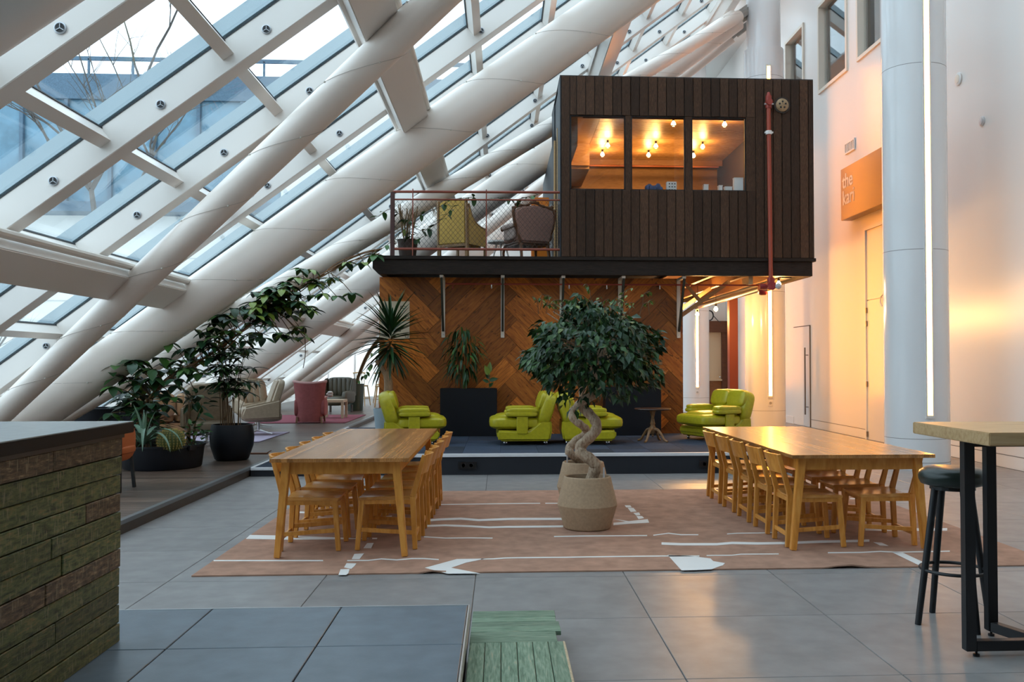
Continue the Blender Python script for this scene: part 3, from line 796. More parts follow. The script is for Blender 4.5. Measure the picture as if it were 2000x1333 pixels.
part(CB, 'step_wall', MB().box(CX0 + 0.38, CX0 + 0.46, 2.3, 4.3, 2.42, CZ - 0.02).box(CX0 + 0.08, CX0 + 0.46, 2.24, 2.3, 2.42, CZ - 0.02).box(CX0 + 0.08, CX0 + 0.46, 2.3, 4.3, 2.36, 2.42).box(CX0 + 0.80, CX0 + 0.88, 4.3, 6.2, 2.42, CZ - 0.02).box(CX0 + 0.38, CX0 + 0.88, 4.24, 4.3, 2.42, CZ - 0.02).box(CX0 + 0.08, CX0 + 0.88, 4.3, 6.3, 2.36, 2.42), INN)
part(CB, 'roof', MB().box(CX0 - 0.02, CX1, 0.0, 2.32, CZ - 0.02, CZ + 0.02).box(CX0 + 0.36, CX1, 2.32, 4.32, CZ - 0.02, CZ + 0.02).box(CX0 + 0.80, CX1, 4.32, 6.3, CZ - 0.02, CZ + 0.02), M('roof_felt', (0.03, 0.03, 0.03), 0.9))
cbm = MB().box(CX0 + 0.89, CX1 - 0.1, -0.295, 0.295, 0.0, 0.02).mesh('ceiling_board', W('ceiling_ply', [(0.36, 0.17, 0.055), (0.52, 0.28, 0.11), (0.62, 0.38, 0.17)], (2.2, 5, 6), 0.4, 0.12, 0.03))
for i in range(10): link('ceiling_board', cbm, CB, (0, 0.39 + 0.606 * i, CZ - 0.05))
part(CB, 'ceiling_edge', MB().box(CX0 + 0.08, CX0 + 0.885, 0.09, 2.24, CZ - 0.05, CZ - 0.03).box(CX0 + 0.47, CX0 + 0.885, 2.3, 4.24, CZ - 0.05, CZ - 0.03), INN)
bmm = MB().box(CX0 + 0.09, CX1 - 0.1, -0.04, 0.04, 0, 0.12).mesh('ceiling_beam', W('beam_brown', [(0.16, 0.07, 0.03), (0.24, 0.11, 0.05)], (1, 14, 14), 0.5, 0.1, 0.05))
link('ceiling_beam', bmm, CB, (0, 0.9, CZ - 0.17))
for y in (5.7,):
    part(CB, 'ceiling_beam', MB().box(CX0 + 0.89, CX1 - 0.1, y - 0.04, y + 0.04, CZ - 0.17, CZ - 0.05), MATS['beam_brown'])
part(CB, 'interior_pipe', MB().tube([(CX0 + 0.5, 1.6, CZ - 0.22), (CX1 - 0.3, 1.6, CZ - 0.22)], 0.022, 8).tube([(CX0 + 0.95, 5.2, CZ - 0.3), (CX1 - 0.3, 5.2, CZ - 0.3)], 0.022, 8), M('pipe_brown', (0.16, 0.05, 0.03), 0.5), smooth=True)
for a, c in WINS:
    w = part(CB, 'window_pane', MB().box(a, c, 0.03, 0.04, WZ0 - 0.01, WZ1 + 0.02), PANE2)
    part(w, 'window_bead', MB().box(a, c, 0.0, 0.03, WZ1 + 0.0, WZ1 + 0.02).box(a, c, 0.0, 0.03, WZ0 - 0.01, WZ0 + 0.005).box(a, a + 0.015, 0.0, 0.03, WZ0, WZ1).box(c - 0.015, c, 0.0, 0.03, WZ0, WZ1), BLACK)
# round vent at upper right
vt = part(CB, 'round_vent', MB().lathe([(0.135, 0.0), (0.135, 0.012), (0.112, 0.014), (0.112, 0.006), (0.0001, 0.006)], 28, mat=Matrix.Translation((4.59, -0.032, 2.505)) @ Matrix.Rotation(pi / 2, 4, 'X')), M('vent_rim', (0.03, 0.02, 0.015), 0.6), smooth=True)
mb = MB().lathe([(0.105, 0.001), (0.108, 0.012), (0.085, 0.03), (0.0001, 0.035)], 24, mat=Matrix.Translation((4.59, -0.038, 2.505)) @ Matrix.Rotation(pi / 2, 4, 'X'))
vf = part(vt, 'vent_cover', mb, M('vent_brass', (0.36, 0.25, 0.14), 0.45, 0.3, var=0.5, vs=25), smooth=True)
mb = MB()
for k in range(5):
    a_ = radians(90 + 72 * k)
    mb.lathe([(0.016, 0.0), (0.016, 0.006), (0.0001, 0.006)], 10, mat=Matrix.Translation((4.59 + 0.052 * cos(a_), -0.068, 2.505 + 0.052 * sin(a_))) @ Matrix.Rotation(pi / 2, 4, 'X'))
part(vt, 'vent_hole', mb, BLACK)
# bulbs inside
BULB = EM('bulb_glow', (1.0, 0.72, 0.36), 14.0)
BCAP = M('bulb_cap', (0.45, 0.42, 0.40), 0.25, 0.9)
def bulb(label, p, power, r=0.045, stem=0.05):
    t = thing('ceiling_bulb', label, 'lamp', p)
    part(t, 'socket', MB().tube([(0, 0, -stem + 0.05), (0, 0, -stem)], 0.022, 10), BLACK, smooth=True)
    if stem > 0.06: part(t, 'cord', MB().tube([(0, 0, 0), (0, 0, -stem + 0.05)], 0.005, 6), BLACK)
    part(t, 'glass_bulb', MB().lathe([(0.0001, -stem - 2.3 * r), (r * 0.6, -stem - 2.2 * r), (r, -stem - 1.4 * r), (r * 0.95, -stem - 1.0 * r), (r * 0.45, -stem - 0.2 * r), (r * 0.4, -stem)], 14), BULB, smooth=True)
    part(t, 'mirror_tip', MB().lathe([(0.0001, -stem - 2.34 * r), (r * 0.64, -stem - 2.24 * r), (r * 0.9, -stem - 1.85 * r)], 14), BCAP, smooth=True)
    l = bpy.data.lights.new('bulb_light', 'POINT'); l.energy = power; l.color = (1.0, 0.52, 0.16); l.shadow_soft_size = 0.07
    o = link('bulb_light', l, t, (0, 0, -stem - 3.2 * r))
for j, y in enumerate((3.95, 4.75)):
    for i, x in enumerate((2.2, 3.2, 4.18)):
        lab = 'mirror-tipped bulb on the cabin ceiling, %s row, behind the %s window' % (('nearer', 'farther')[j], ('left', 'middle', 'right')[i])
        bulb(lab, (x - 0.02 * j, YF + y, 3.165 + CZ - 0.052), 17)
for i, x in enumerate((3.28, 4.25)):
    bulb('bulb at the top edge of the %s cabin window' % ('middle', 'right')[i], (x - 0.05, YF + 2.2, 3.165 + CZ - 0.052), 12)
# things on the sill inside
sill = part(CB, 'window_sill', MB().box(CX0 + 0.09, 4.3, 0.082, 0.36, WZ0 - 0.05, WZ0 - 0.012), INN)
sz = 3.165 + WZ0 - 0.012
def small_box(name, label, x, w, h, mat, dots=False):
    t = thing(name, label, 'box', (x, YF + 0.14, sz))
    part(t, 'carton', MB().box(-w / 2, w / 2, -0.05, 0.05, 0, h), mat, bevel=0.003)
    if dots:
        mb = MB()
        for i in range(3):
            for j in range(3): mb.box(-0.05 + 0.045 * i, -0.03 + 0.045 * i, -0.0515, -0.05, 0.02 + 0.05 * j, 0.04 + 0.05 * j)
        part(t, 'printed_dots', mb, M('print_black', (0.02, 0.02, 0.02), 0.7))
    else:
        part(t, 'lid', MB().box(-w / 2 - 0.004, w / 2 + 0.004, -0.054, 0.054, h, h + 0.01), mat)
PAPER = M('white_card', (0.85, 0.84, 0.82), 0.7)
small_box('dotted_box', 'white box with black dots standing behind the middle cabin window', 2.79, 0.16, 0.165, PAPER, True)
for k, (x, w, h) in enumerate(((3.36, 0.075, 0.12), (3.60, 0.06, 0.105), (3.73, 0.12, 0.085), (3.90, 0.15, 0.235))):
    small_box('white_box', ('small upright white box at the left of the right cabin window', 'narrow white box in the middle of the right cabin window', 'flat white box on the right cabin window sill', 'tallest white box at the right edge of the right cabin window')[k], x, w, h, PAPER)
t = thing('blue_cloth', 'crumpled blue cloth on the sill behind the middle cabin window', 'cloth', (2.5, YF + 0.16, sz + 0.02))
mb = MB()
for i in range(7): mb.puff((-0.1 + 0.035 * i, 0.02 * sin(i * 2), 0.05 + 0.02 * sin(i * 1.7)), (0.09, 0.1, 0.1 + 0.03 * sin(i * 3)), 0.9, nu=10, nv=6)
part(t, 'folds', mb, M('blue_cloth', (0.10, 0.14, 0.28), 0.9), smooth=True)
# bulbs below the platform
for k, (x, y) in enumerate(((4.62, 14.75), (3.62, 16.4), (4.2, 17.4), (4.25, 19.3))):
    bulb(('bare bulb hanging under the right front corner of the cabin', 'bare bulb glowing behind the pale timber braces', 'bulb tucked between joists behind the fire riser', 'rear bulb between the joists beside the red post')[k], (x, y, 2.868 + (0.0 if k < 2 else 0.03)), (60, 40, 90, 100)[k], 0.042, (0.05, 0.26, 0.34, 0.34)[k])

# ------------------------------------------------------------------ balcony railing
rl = thing('balcony_railing', 'rust red pipe railing with wire mesh along the balcony', 'railing', (0, YF + 0.03, 3.162))
RUST = M('rust_red_pipe', (0.27, 0.062, 0.035), 0.5)
part(rl, 'corner_post', MB().box(-1.765, -1.70, -0.02, 0.045, 0, 1.03), M('oxide_dark', (0.07, 0.025, 0.022), 0.6), bevel=0.004)
part(rl, 'top_rail', MB().tube([(-1.75, 0.01, 1.035), (0.96, 0.01, 1.05)], 0.021, 10), RUST, smooth=True)
part(rl, 'middle_rail', MB().tube([(-1.74, 0.01, 0.91), (0.96, 0.01, 0.925)], 0.014, 10), RUST, smooth=True)
part(rl, 'bottom_rail', MB().tube([(-1.74, 0.01, 0.115), (0.96, 0.01, 0.12)], 0.021, 10), RUST, smooth=True)
for x in (-1.41, -0.235): part(rl, 'rod', MB().tube([(x, -0.005, 0.0), (x, -0.005, 1.08)], 0.009, 8), RUST, smooth=True)
mb = MB()
x0, x1, z0, z1 = -1.70, 0.95, 0.12, 0.915
st = 0.077; H_ = z1 - z0; n = int((x1 - x0 + H_) / st)
for i in range(n + 1):
    for sg in (1, -1):
        # diagonal wires clipped to the panel
        xa = x0 - H_ * 0.85 + i * st; pts = []
        if sg == 1: a = (xa, z0); c = (xa + H_ * 0.85, z1)
        else: a = (xa, z1); c = (xa + H_ * 0.85, z0)
        t0 = max(0, (x0 - a[0]) / (c[0] - a[0])); t1 = min(1, (x1 - a[0]) / (c[0] - a[0]))
        if t1 - t0 < 0.02: continue
        pa = (a[0] + (c[0] - a[0]) * t0, 0.012 + 0.002 * sg, a[1] + (c[1] - a[1]) * t0); pc = (a[0] + (c[0] - a[0]) * t1, 0.012 + 0.002 * sg, a[1] + (c[1] - a[1]) * t1)
        mb.tube([pa, pc], 0.0022, 4, cap=False)
part(rl, 'wire_mesh', mb, M('mesh_wire', (0.09, 0.075, 0.065), 0.5, 0.5), kind='stuff')

# timber booth front beyond the far column
bt = thing('booth_front', 'cream booth front with brown timber frame and low wooden panel beyond the red post', 'booth', (6.58, 27.6, 0))
part(bt, 'upper_panel', MB().box(-0.5, 0.24, 0, 0.05, 0.92, 2.4), M('booth_cream', (0.72, 0.58, 0.40), 0.5))
part(bt, 'lower_panel', MB().box(-0.5, 0.24, -0.01, 0.05, 0.0, 0.90), W('booth_oak', [(0.22, 0.09, 0.03), (0.32, 0.14, 0.05)], (2, 12, 12), 0.5, 0, 0.05))
part(bt, 'header', MB().box(-0.5, 0.4, -0.15, 0.06, 2.4, 2.75), W('booth_brown', [(0.10, 0.03, 0.014), (0.16, 0.06, 0.025)], (1, 10, 10), 0.5, 0, 0.05))
part(bt, 'jamb', MB().box(0.24, 0.41, -0.1, 0.06, 0, 2.4), MATS['booth_brown'])
part(bt, 'shelf', MB().box(-0.5, 0.24, -0.12, 0.0, 0.90, 0.95), M('booth_cream', (0.72, 0.58, 0.40), 0.5))
part(bt, 'door_knob', MB().puff((0.18, -0.08, 1.02), (0.06, 0.06, 0.06), 1.0), CHROME, smooth=True)
part(bt, 'rear_wall', MB().box(-0.6, 0.41, 0.06, 0.1, 0, 3.4), WALLW)
hc = thing('hanging_cable', 'coil of dark cable hanging above the booth header', 'cable', (6.4, 27.35, 2.75))
part(hc, 'coil', MB().tube([(0.12 * cos(a * pi / 8), 0.02 * sin(a), 0.16 + 0.15 * sin(a * pi / 8)) for a in range(40)], 0.018, 6), BLACK, smooth=True)
part(hc, 'tail', MB().tube([(0.12, 0, 0.16), (0.25, -0.05, 0.0), (0.3, -0.2, -0.05)], 0.012, 6), BLACK, smooth=True)
# ------------------------------------------------------------------ counter of reclaimed boards
ct = thing('bar_counter', 'bar counter clad in green weathered reclaimed boards with a dark top', 'counter', (-2.1, 1.5, 0.272))
part(ct, 'carcass', MB().box(-0.5, 0.462, -2.5, 2.42, 0, 0.87), M('carcass_dark', (0.02, 0.015, 0.012), 0.8))
part(ct, 'counter_top', MB().box(-0.56, 0.535, -2.6, 2.455, 0.882, 0.926), M('counter_edge', (0.006, 0.005, 0.005), 0.55, spec=0.2), bevel=0.003)
part(ct, 'top_sky_sheen', MB().box(-0.558, 0.533, -2.598, 2.453, 0.926, 0.930), M('counter_sky_sheen', (0.26, 0.28, 0.28), 0.25, var=0.05, vs=4))  # pale grey layer paints the sky's reflection onto the black top
part(ct, 'top_rim', MB().box(-0.52, 0.505, -2.55, 2.43, 0.862, 0.882), BLACK)
def reclaimed(name, cols, seed):
    m, nt, b_ = _new(name)
    b_.inputs['Roughness'].default_value = 0.5; b_.inputs['Specular IOR Level'].default_value = 0.35
    v = _coords(nt, (3, 3.0, 16)); n1 = _n(nt, 'ShaderNodeTexNoise'); n1.inputs['Detail'].default_value = 7; n1.inputs['Roughness'].default_value = 0.65
    nt.links.new(v, n1.inputs['Vector'])
    cr = _n(nt, 'ShaderNodeValToRGB'); el = cr.color_ramp.elements
    el[0].position = 0.33; el[1].position = 0.68; el[0].color = (*cols[0], 1); el[1].color = (*cols[-1], 1)
    for i, c in enumerate(cols[1:-1]):
        e = el.new(0.33 + 0.35 * (i + 1) / (len(cols) - 1)); e.color = (*c, 1)
    nt.links.new(n1.outputs['Fac'], cr.inputs['Fac'])
    # chipped paint showing pale and brown wood, vertical saw streaks
    v2 = _coords(nt, (6, 22, 4)); n2 = _n(nt, 'ShaderNodeTexNoise'); n2.inputs['Detail'].default_value = 4
    nt.links.new(v2, n2.inputs['Vector'])
    mr = _n(nt, 'ShaderNodeMapRange'); mr.inputs['From Min'].default_value = 0.57; mr.inputs['From Max'].default_value = 0.68
    nt.links.new(n2.outputs['Fac'], mr.inputs['Value'])
    mx = _n(nt, 'ShaderNodeMix', data_type='RGBA'); mx.inputs[7].default_value = (0.22, 0.17, 0.10, 1)
    mu = _n(nt, 'ShaderNodeMath', operation='MULTIPLY'); mu.inputs[1].default_value = 0.75
    nt.links.new(mr.outputs[0], mu.inputs[0]); nt.links.new(mu.outputs[0], mx.inputs[0]); nt.links.new(cr.outputs[0], mx.inputs[6])
    nt.links.new(_hue(nt, mx.outputs[2], 0.3), b_.inputs['Base Color'])
    bp = _n(nt, 'ShaderNodeBump'); bp.inputs['Strength'].default_value = 0.3; bp.inputs['Distance'].default_value = 0.01
    nt.links.new(n1.outputs['Fac'], bp.inputs['Height']); nt.links.new(bp.outputs[0], b_.inputs['Normal'])
    MATS[name] = m
    return m
RGREEN = reclaimed('reclaimed_green', [(0.012, 0.018, 0.008), (0.045, 0.060, 0.020), (0.10, 0.105, 0.035), (0.19, 0.11, 0.04)], 1)
RBROWN = reclaimed('reclaimed_brown', [(0.018, 0.012, 0.008), (0.055, 0.036, 0.02), (0.11, 0.065, 0.034), (0.26, 0.18, 0.10)], 2)
RTEAL = reclaimed('reclaimed_teal', [(0.008, 0.015, 0.011), (0.02, 0.036, 0.022), (0.05, 0.065, 0.03), (0.12, 0.11, 0.045)], 3)
rc = random.Random(21)
rowcol = [(RBROWN,), (RGREEN, RBROWN), (RTEAL, RGREEN), (RTEAL, RGREEN), (RGREEN, RBROWN), (RGREEN,), (RGREEN, RBROWN), (RGREEN, RTEAL), (RTEAL, RGREEN, RBROWN), (RGREEN,), (RBROWN, RGREEN), (RGREEN,)]
for k in range(11):
    z0 = 0.862 - 0.0785 * (k + 1); y = 2.445
    first = True
    while y > -2.4:
        L = rc.uniform(0.45, 1.3)
        if k == 3 and first: L = 0.32
        if k == 1 and first: L = 1.25
        mat = rc.choice(rowcol[k])
        if k == 3 and first: mat = RBROWN
        if k == 1 and first: mat = RGREEN
        off = rc.uniform(0, 0.006)
        me = MB().box(-0.02, 0.022 + off, -L / 2 + 0.002, L / 2 - 0.002, 0.0015, 0.0765).mesh('cladding_board', mat, bevel=0.003, seg=1)
        link('cladding_board', me, ct, (0.462, y - L / 2, z0)); y -= L; first = False
# faint stencilled marks on the second board row
mk = text_mesh('stencil_mark', 'HOUH', 0.055, M('stencil_black', (0.012, 0.014, 0.010), 0.7), 0.0005)
link('stencil_mark', mk, ct, mat=Matrix.Translation((0.4915, 1.32, 0.716)) @ Matrix(((0, 0, 1, 0), (1, 0, 0, 0), (0, 1, 0, 0), (0, 0, 0, 1))))

# ------------------------------------------------------------------ green board step
GB = W('green_weathered_board', [(0.075, 0.12, 0.075), (0.13, 0.20, 0.13), (0.20, 0.27, 0.19), (0.33, 0.29, 0.18)], (22, 2.0, 10), 0.7, 0.22, 0.35, lo=0.28, hi=0.78)
GB2 = W('green_weathered_board_cross', [(0.075, 0.12, 0.075), (0.13, 0.20, 0.13), (0.20, 0.27, 0.19), (0.33, 0.29, 0.18)], (2.0, 22, 10), 0.7, 0.22, 0.35, lo=0.28, hi=0.78)
RAW = M('raw_pine_edge', (0.50, 0.38, 0.24), 0.7, var=0.2, vs=10)
stp = thing('wooden_step', 'low step of weathered green boards beside the tiled platform', 'step', (0.07, 3.6, 0))
part(stp, 'step_frame', MB().box(-0.20, 0.205, -1.4, 1.15, 0, 0.108), M('step_frame', (0.09, 0.085, 0.06), 0.8))
for i in range(6):
    w = 0.074
    me = MB().box(-w / 2 + 0.0015, w / 2 - 0.0015, -1.05, 1.05, 0, 0.022).mesh('step_board', GB, bevel=0.002, seg=1)
    link('step_board', me, stp, (-0.178 + w * i, -0.36, 0.108 + rnd.uniform(0, 0.003)))
part(stp, 'edge_strip', MB().box(0.222, 0.236, -1.41, 0.69, 0.06, 0.134), RAW, bevel=0.003)
yy = 0.692
for w in (0.165, 0.09, 0.085, 0.085, 0.115):
    me = MB().box(-0.215, 0.215 + rnd.uniform(-0.015, 0.015), 0.001, w - 0.001, 0, 0.022).mesh('step_board', GB2, bevel=0.002, seg=1)
    link('step_board', me, stp, (0.0, yy, 0.108 + rnd.uniform(0, 0.003))); yy += w

# ------------------------------------------------------------------ rug
RUG=[
[(-2.091,6.74),(-1.293,6.696),(-1.285,6.658),(-2.079,6.702)],
[(-1.117,6.684),(-0.961,6.683),(-0.875,6.73),(-0.758,6.689),(-0.65,6.728),(-0.563,6.723),(-0.452,6.682),(-0.449,6.648),(-0.56,6.688),(-0.647,6.693),(-0.754,6.654),(-0.87,6.695),(-0.956,6.648),(-1.111,6.65)],
[(-0.141,6.682),(-0.047,6.686),(0.028,6.708),(0.085,6.714),(0.465,6.71),(0.848,6.716),(1.232,6.713),(1.484,6.699),(1.476,6.664),(1.226,6.677),(0.843,6.681),(0.463,6.675),(0.085,6.679),(0.028,6.673),(-0.047,6.651),(-0.14,6.648)],
[(-0.693,8.362),(-0.556,8.422),(-0.369,8.454),(-0.2,8.362),(-0.083,8.383),(0.107,8.414),(0.581,8.387),(0.574,8.278),(0.105,8.304),(-0.082,8.274),(-0.198,8.254),(-0.364,8.344),(-0.549,8.313),(-0.684,8.254)],
[(-0.687,8.08),(-0.49,8.107),(-0.261,8.044),(-0.101,7.985),(0.056,8.001),(0.146,7.996),(0.554,7.999),(0.548,7.912),(0.145,7.91),(0.056,7.915),(-0.1,7.899),(-0.258,7.957),(-0.485,8.019),(-0.68,7.992)],
[(-0.634,7.56),(-0.453,7.496),(-0.243,7.495),(-0.065,7.474),(-0.065,7.435),(-0.241,7.456),(-0.45,7.456),(-0.631,7.521)],
[(-0.675,9.27),(-0.405,9.272),(0.118,9.293),(0.407,9.294),(0.405,9.244),(0.117,9.243),(-0.403,9.222),(-0.671,9.22)],
[(0.459,9.292),(0.601,9.284),(0.598,9.233),(0.457,9.241)],
[(-2.022,8.907),(-1.867,8.869),(-1.681,8.919),(-1.377,8.872),(-1.363,8.781),(-1.663,8.827),(-1.848,8.778),(-2.001,8.816)],
[(0.444,7.512),(0.65,7.523),(0.949,7.518),(1.224,7.514),(1.218,7.474),(0.944,7.478),(0.646,7.483),(0.442,7.473)],
[(1.277,7.522),(1.423,7.605),(1.513,7.532),(1.659,7.524),(1.65,7.484),(1.505,7.492),(1.415,7.564),(1.271,7.482)],
[(1.907,7.541),(2.002,7.57),(2.179,7.572),(2.359,7.585),(2.349,7.551),(2.169,7.538),(1.993,7.536),(1.898,7.507)],
[(1.29,7.205),(1.439,7.166),(1.725,7.151),(1.861,7.195),(2.061,7.163),(2.334,7.169),(2.578,7.208),(2.794,7.217),(3.002,7.227),(2.963,7.134),(2.758,7.125),(2.545,7.116),(2.304,7.078),(2.034,7.073),(1.837,7.104),(1.703,7.061),(1.421,7.076),(1.273,7.114)],
[(1.541,6.71),(1.735,6.708),(1.809,6.741),(2.097,6.734),(2.088,6.705),(1.802,6.712),(1.727,6.68),(1.534,6.682)],
[(2.486,6.762),(2.734,6.758),(2.906,6.786),(3.011,6.752),(3.439,6.766),(3.42,6.729),(2.995,6.716),(2.89,6.749),(2.72,6.722),(2.472,6.726)],
[(3.173,7.725),(3.435,7.698),(3.886,7.686),(3.826,7.569),(3.383,7.581),(3.125,7.607)],
[(3.712,9.438),(3.861,9.393),(3.967,9.46),(3.937,9.389),(3.832,9.323),(3.685,9.367)],
[(-1.098,6.222),(-1.113,6.39),(-1.051,6.394),(-1.039,6.263),(-1.046,6.219)],
[(-1.099,6.452),(-1.104,6.582),(-1.033,6.57),(-1.033,6.481),(-1.041,6.402)],
[(-1.089,6.717),(-1.099,6.895),(-1.029,6.91),(-1.033,6.714)],
[(-1.063,7.11),(-1.063,7.299),(-1.011,7.306),(-1.002,7.096)],
[(-1.046,7.466),(-1.054,7.52),(-1.012,7.518),(-1.008,7.463)],
[(-1.082,8.493),(-1.069,8.576),(-1.02,8.602),(-1.014,8.434)],
[(-1.069,9.056),(-1.084,9.185),(-1.027,9.182),(-1.018,9.053)],
[(-0.529,6.405),(-0.32,6.675),(-0.103,6.68),(-0.248,6.552),(-0.346,6.395),(-0.138,6.214),(-0.361,6.218)],
[(-2.08,7.533),(-2.092,7.699),(-1.843,7.663),(-1.426,7.573),(-1.078,7.489),(-1.407,7.475),(-1.738,7.482)],
[(1.047,8.293),(1.164,8.179),(1.354,8.276),(1.337,8.091),(1.155,8.049),(0.999,7.981),(1.015,8.108),(1.133,8.154)],
[(1.252,9.089),(1.309,9.086),(1.306,8.957),(1.25,8.96)],
[(1.261,8.928),(1.317,8.925),(1.315,8.708),(1.256,8.682)],
[(1.272,8.621),(1.33,8.648),(1.322,8.502),(1.279,8.476)],
[(1.275,8.447),(1.328,8.444),(1.329,8.332),(1.269,8.281)],
[(2.989,7.117),(3.046,7.093),(3.048,6.972),(2.988,6.995)],
[(1.251,6.73),(1.419,6.684),(1.544,6.59),(1.542,6.504),(1.611,6.433),(1.58,6.369),(1.521,6.308),(1.47,6.248),(1.358,6.23),(1.254,6.228)],
[(2.972,6.736),(3.045,6.722),(3.05,6.321),(2.972,6.276)]]
RUGM = M('terracotta_rug', (0.41, 0.235, 0.165), 0.95, var=0.17, vs=1.6, bump=0.35, bs=300, spec=0.2)
rg = thing('area_rug', 'large terracotta rug with white hand-drawn lines under both dining tables', 'rug', (1.0, 8.25, 0))
nx, ny = 60, 4
mb = MB(); vs = []; fs = []
RX0, RX1, RY0, RY1 = -2.09, 4.0, 6.265, 10.22
def rug_wave(x):
    w = 0
    for c_, a_, s_ in ((-0.46, 0.016, 0.05), (2.45, 0.022, 0.11)): w += a_ * math.exp(-((x - c_) / s_) ** 2)
    return w
for j in range(ny + 1):
    y = RY0 + (RY1 - RY0) * (0, 0.012, 0.3, 0.7, 1)[j]
    for i in range(nx + 1):
        x = RX0 + (RX1 - RX0) * i / nx
        z = 0.010 + (rug_wave(x) if j == 0 else 0)
        vs.append((x - 1.0, y - 8.25, z))
for j in range(ny):
    for i in range(nx):
        a = j * (nx + 1) + i; fs.append((a, a + 1, a + nx + 2, a + nx + 1))
m0 = len(vs); vs += [(v[0], v[1], v[2] - 0.0095) for v in vs[:]]
for f in fs[:]: fs.append(tuple(m0 + q for q in reversed(f)))
for i in range(nx): fs.append((i + 1, i, m0 + i, m0 + i + 1))
for i in range(nx):
    a = ny * (nx + 1) + i; fs.append((a, a + 1, m0 + a + 1, m0 + a))
for j in range(ny):
    a = j * (nx + 1); fs.append((a, a + nx + 1, m0 + a + nx + 1, m0 + a)); a += nx; fs.append((a + nx + 1, a, m0 + a, m0 + a + nx + 1))
mb.add(vs, fs)
part(rg, 'pile', mb, RUGM)
RW = M('rug_white', (0.74, 0.71, 0.68), 0.9)
for pl in RUG:
    P2 = [(p[0] - 1.0, p[1] - 8.25) for p in pl]
    k = len(P2)
    part(rg, 'white_stroke', MB().prism(P2, 0.0102, 0.0118, 'z'), RW)

# ------------------------------------------------------------------ dining tables
BLOCK = W('butcher_block', [(0.24, 0.085, 0.022), (0.42, 0.18, 0.055), (0.60, 0.30, 0.105)], (26, 0.7, 9), 0.24, 0.34, 0.02, coat=0.15, dist=0.0, lo=0.15, hi=0.85)
BIRCH = W('honey_birch', [(0.56, 0.215, 0.030), (0.68, 0.29, 0.050), (0.76, 0.36, 0.075)], (6, 6, 1.2), 0.35, 0.10, 0.03)
def dining_table(label, x0, x1, y0, y1):
    cxx, cyy = (x0 + x1) / 2, (y0 + y1) / 2
    t = thing('dining_table', label, 'table', (cxx, cyy, 0.0125))
    hx, hy = (x1 - x0) / 2, (y1 - y0) / 2
    nst = 24; sw = 2 * hx / nst
    tt = part(t, 'table_top', MB().box(-hx + 0.003, hx - 0.003, -hy + 0.003, hy - 0.003, 0.713, 0.724), BLOCK)
    rs = random.Random(int(cxx * 10))
    for i in range(nst):
        me = MB().box(-sw / 2, sw / 2, -hy, hy, 0.712, 0.7385).mesh('stave', BLOCK)
        link('stave', me, tt, (-hx + sw * (i + 0.5), 0, 0))
    a = hx - 0.09; c = hy - 0.10
    part(t, 'apron', MB().box(-a, a, -c - 0.012, -c + 0.012, 0.615, 0.711).box(-a, a, c - 0.012, c + 0.012, 0.615, 0.711).box(-a - 0.012, -a + 0.012, -c, c, 0.615, 0.711).box(a - 0.012, a + 0.012, -c, c, 0.615, 0.711), BIRCH, bevel=0.003)
    for sx in (-1, 1):
        for sy in (-1, 1):
            part(t, 'leg', MB().bar((sx * (hx - 0.035), sy * (hy - 0.11), 0), (sx * (a - 0.012), sy * (c - 0.0), 0.711), 0.044, 0.05, up=(0, 1, 0), w2=0.062, h2=0.066), BIRCH, bevel=0.004)
    return t
dining_table('long butcher-block dining table on the left with honey wood legs', -1.68, -0.675, 6.68, 9.70)
dining_table('long butcher-block dining table on the right reflecting the light strip', 2.21, 3.32, 6.74, 9.78)

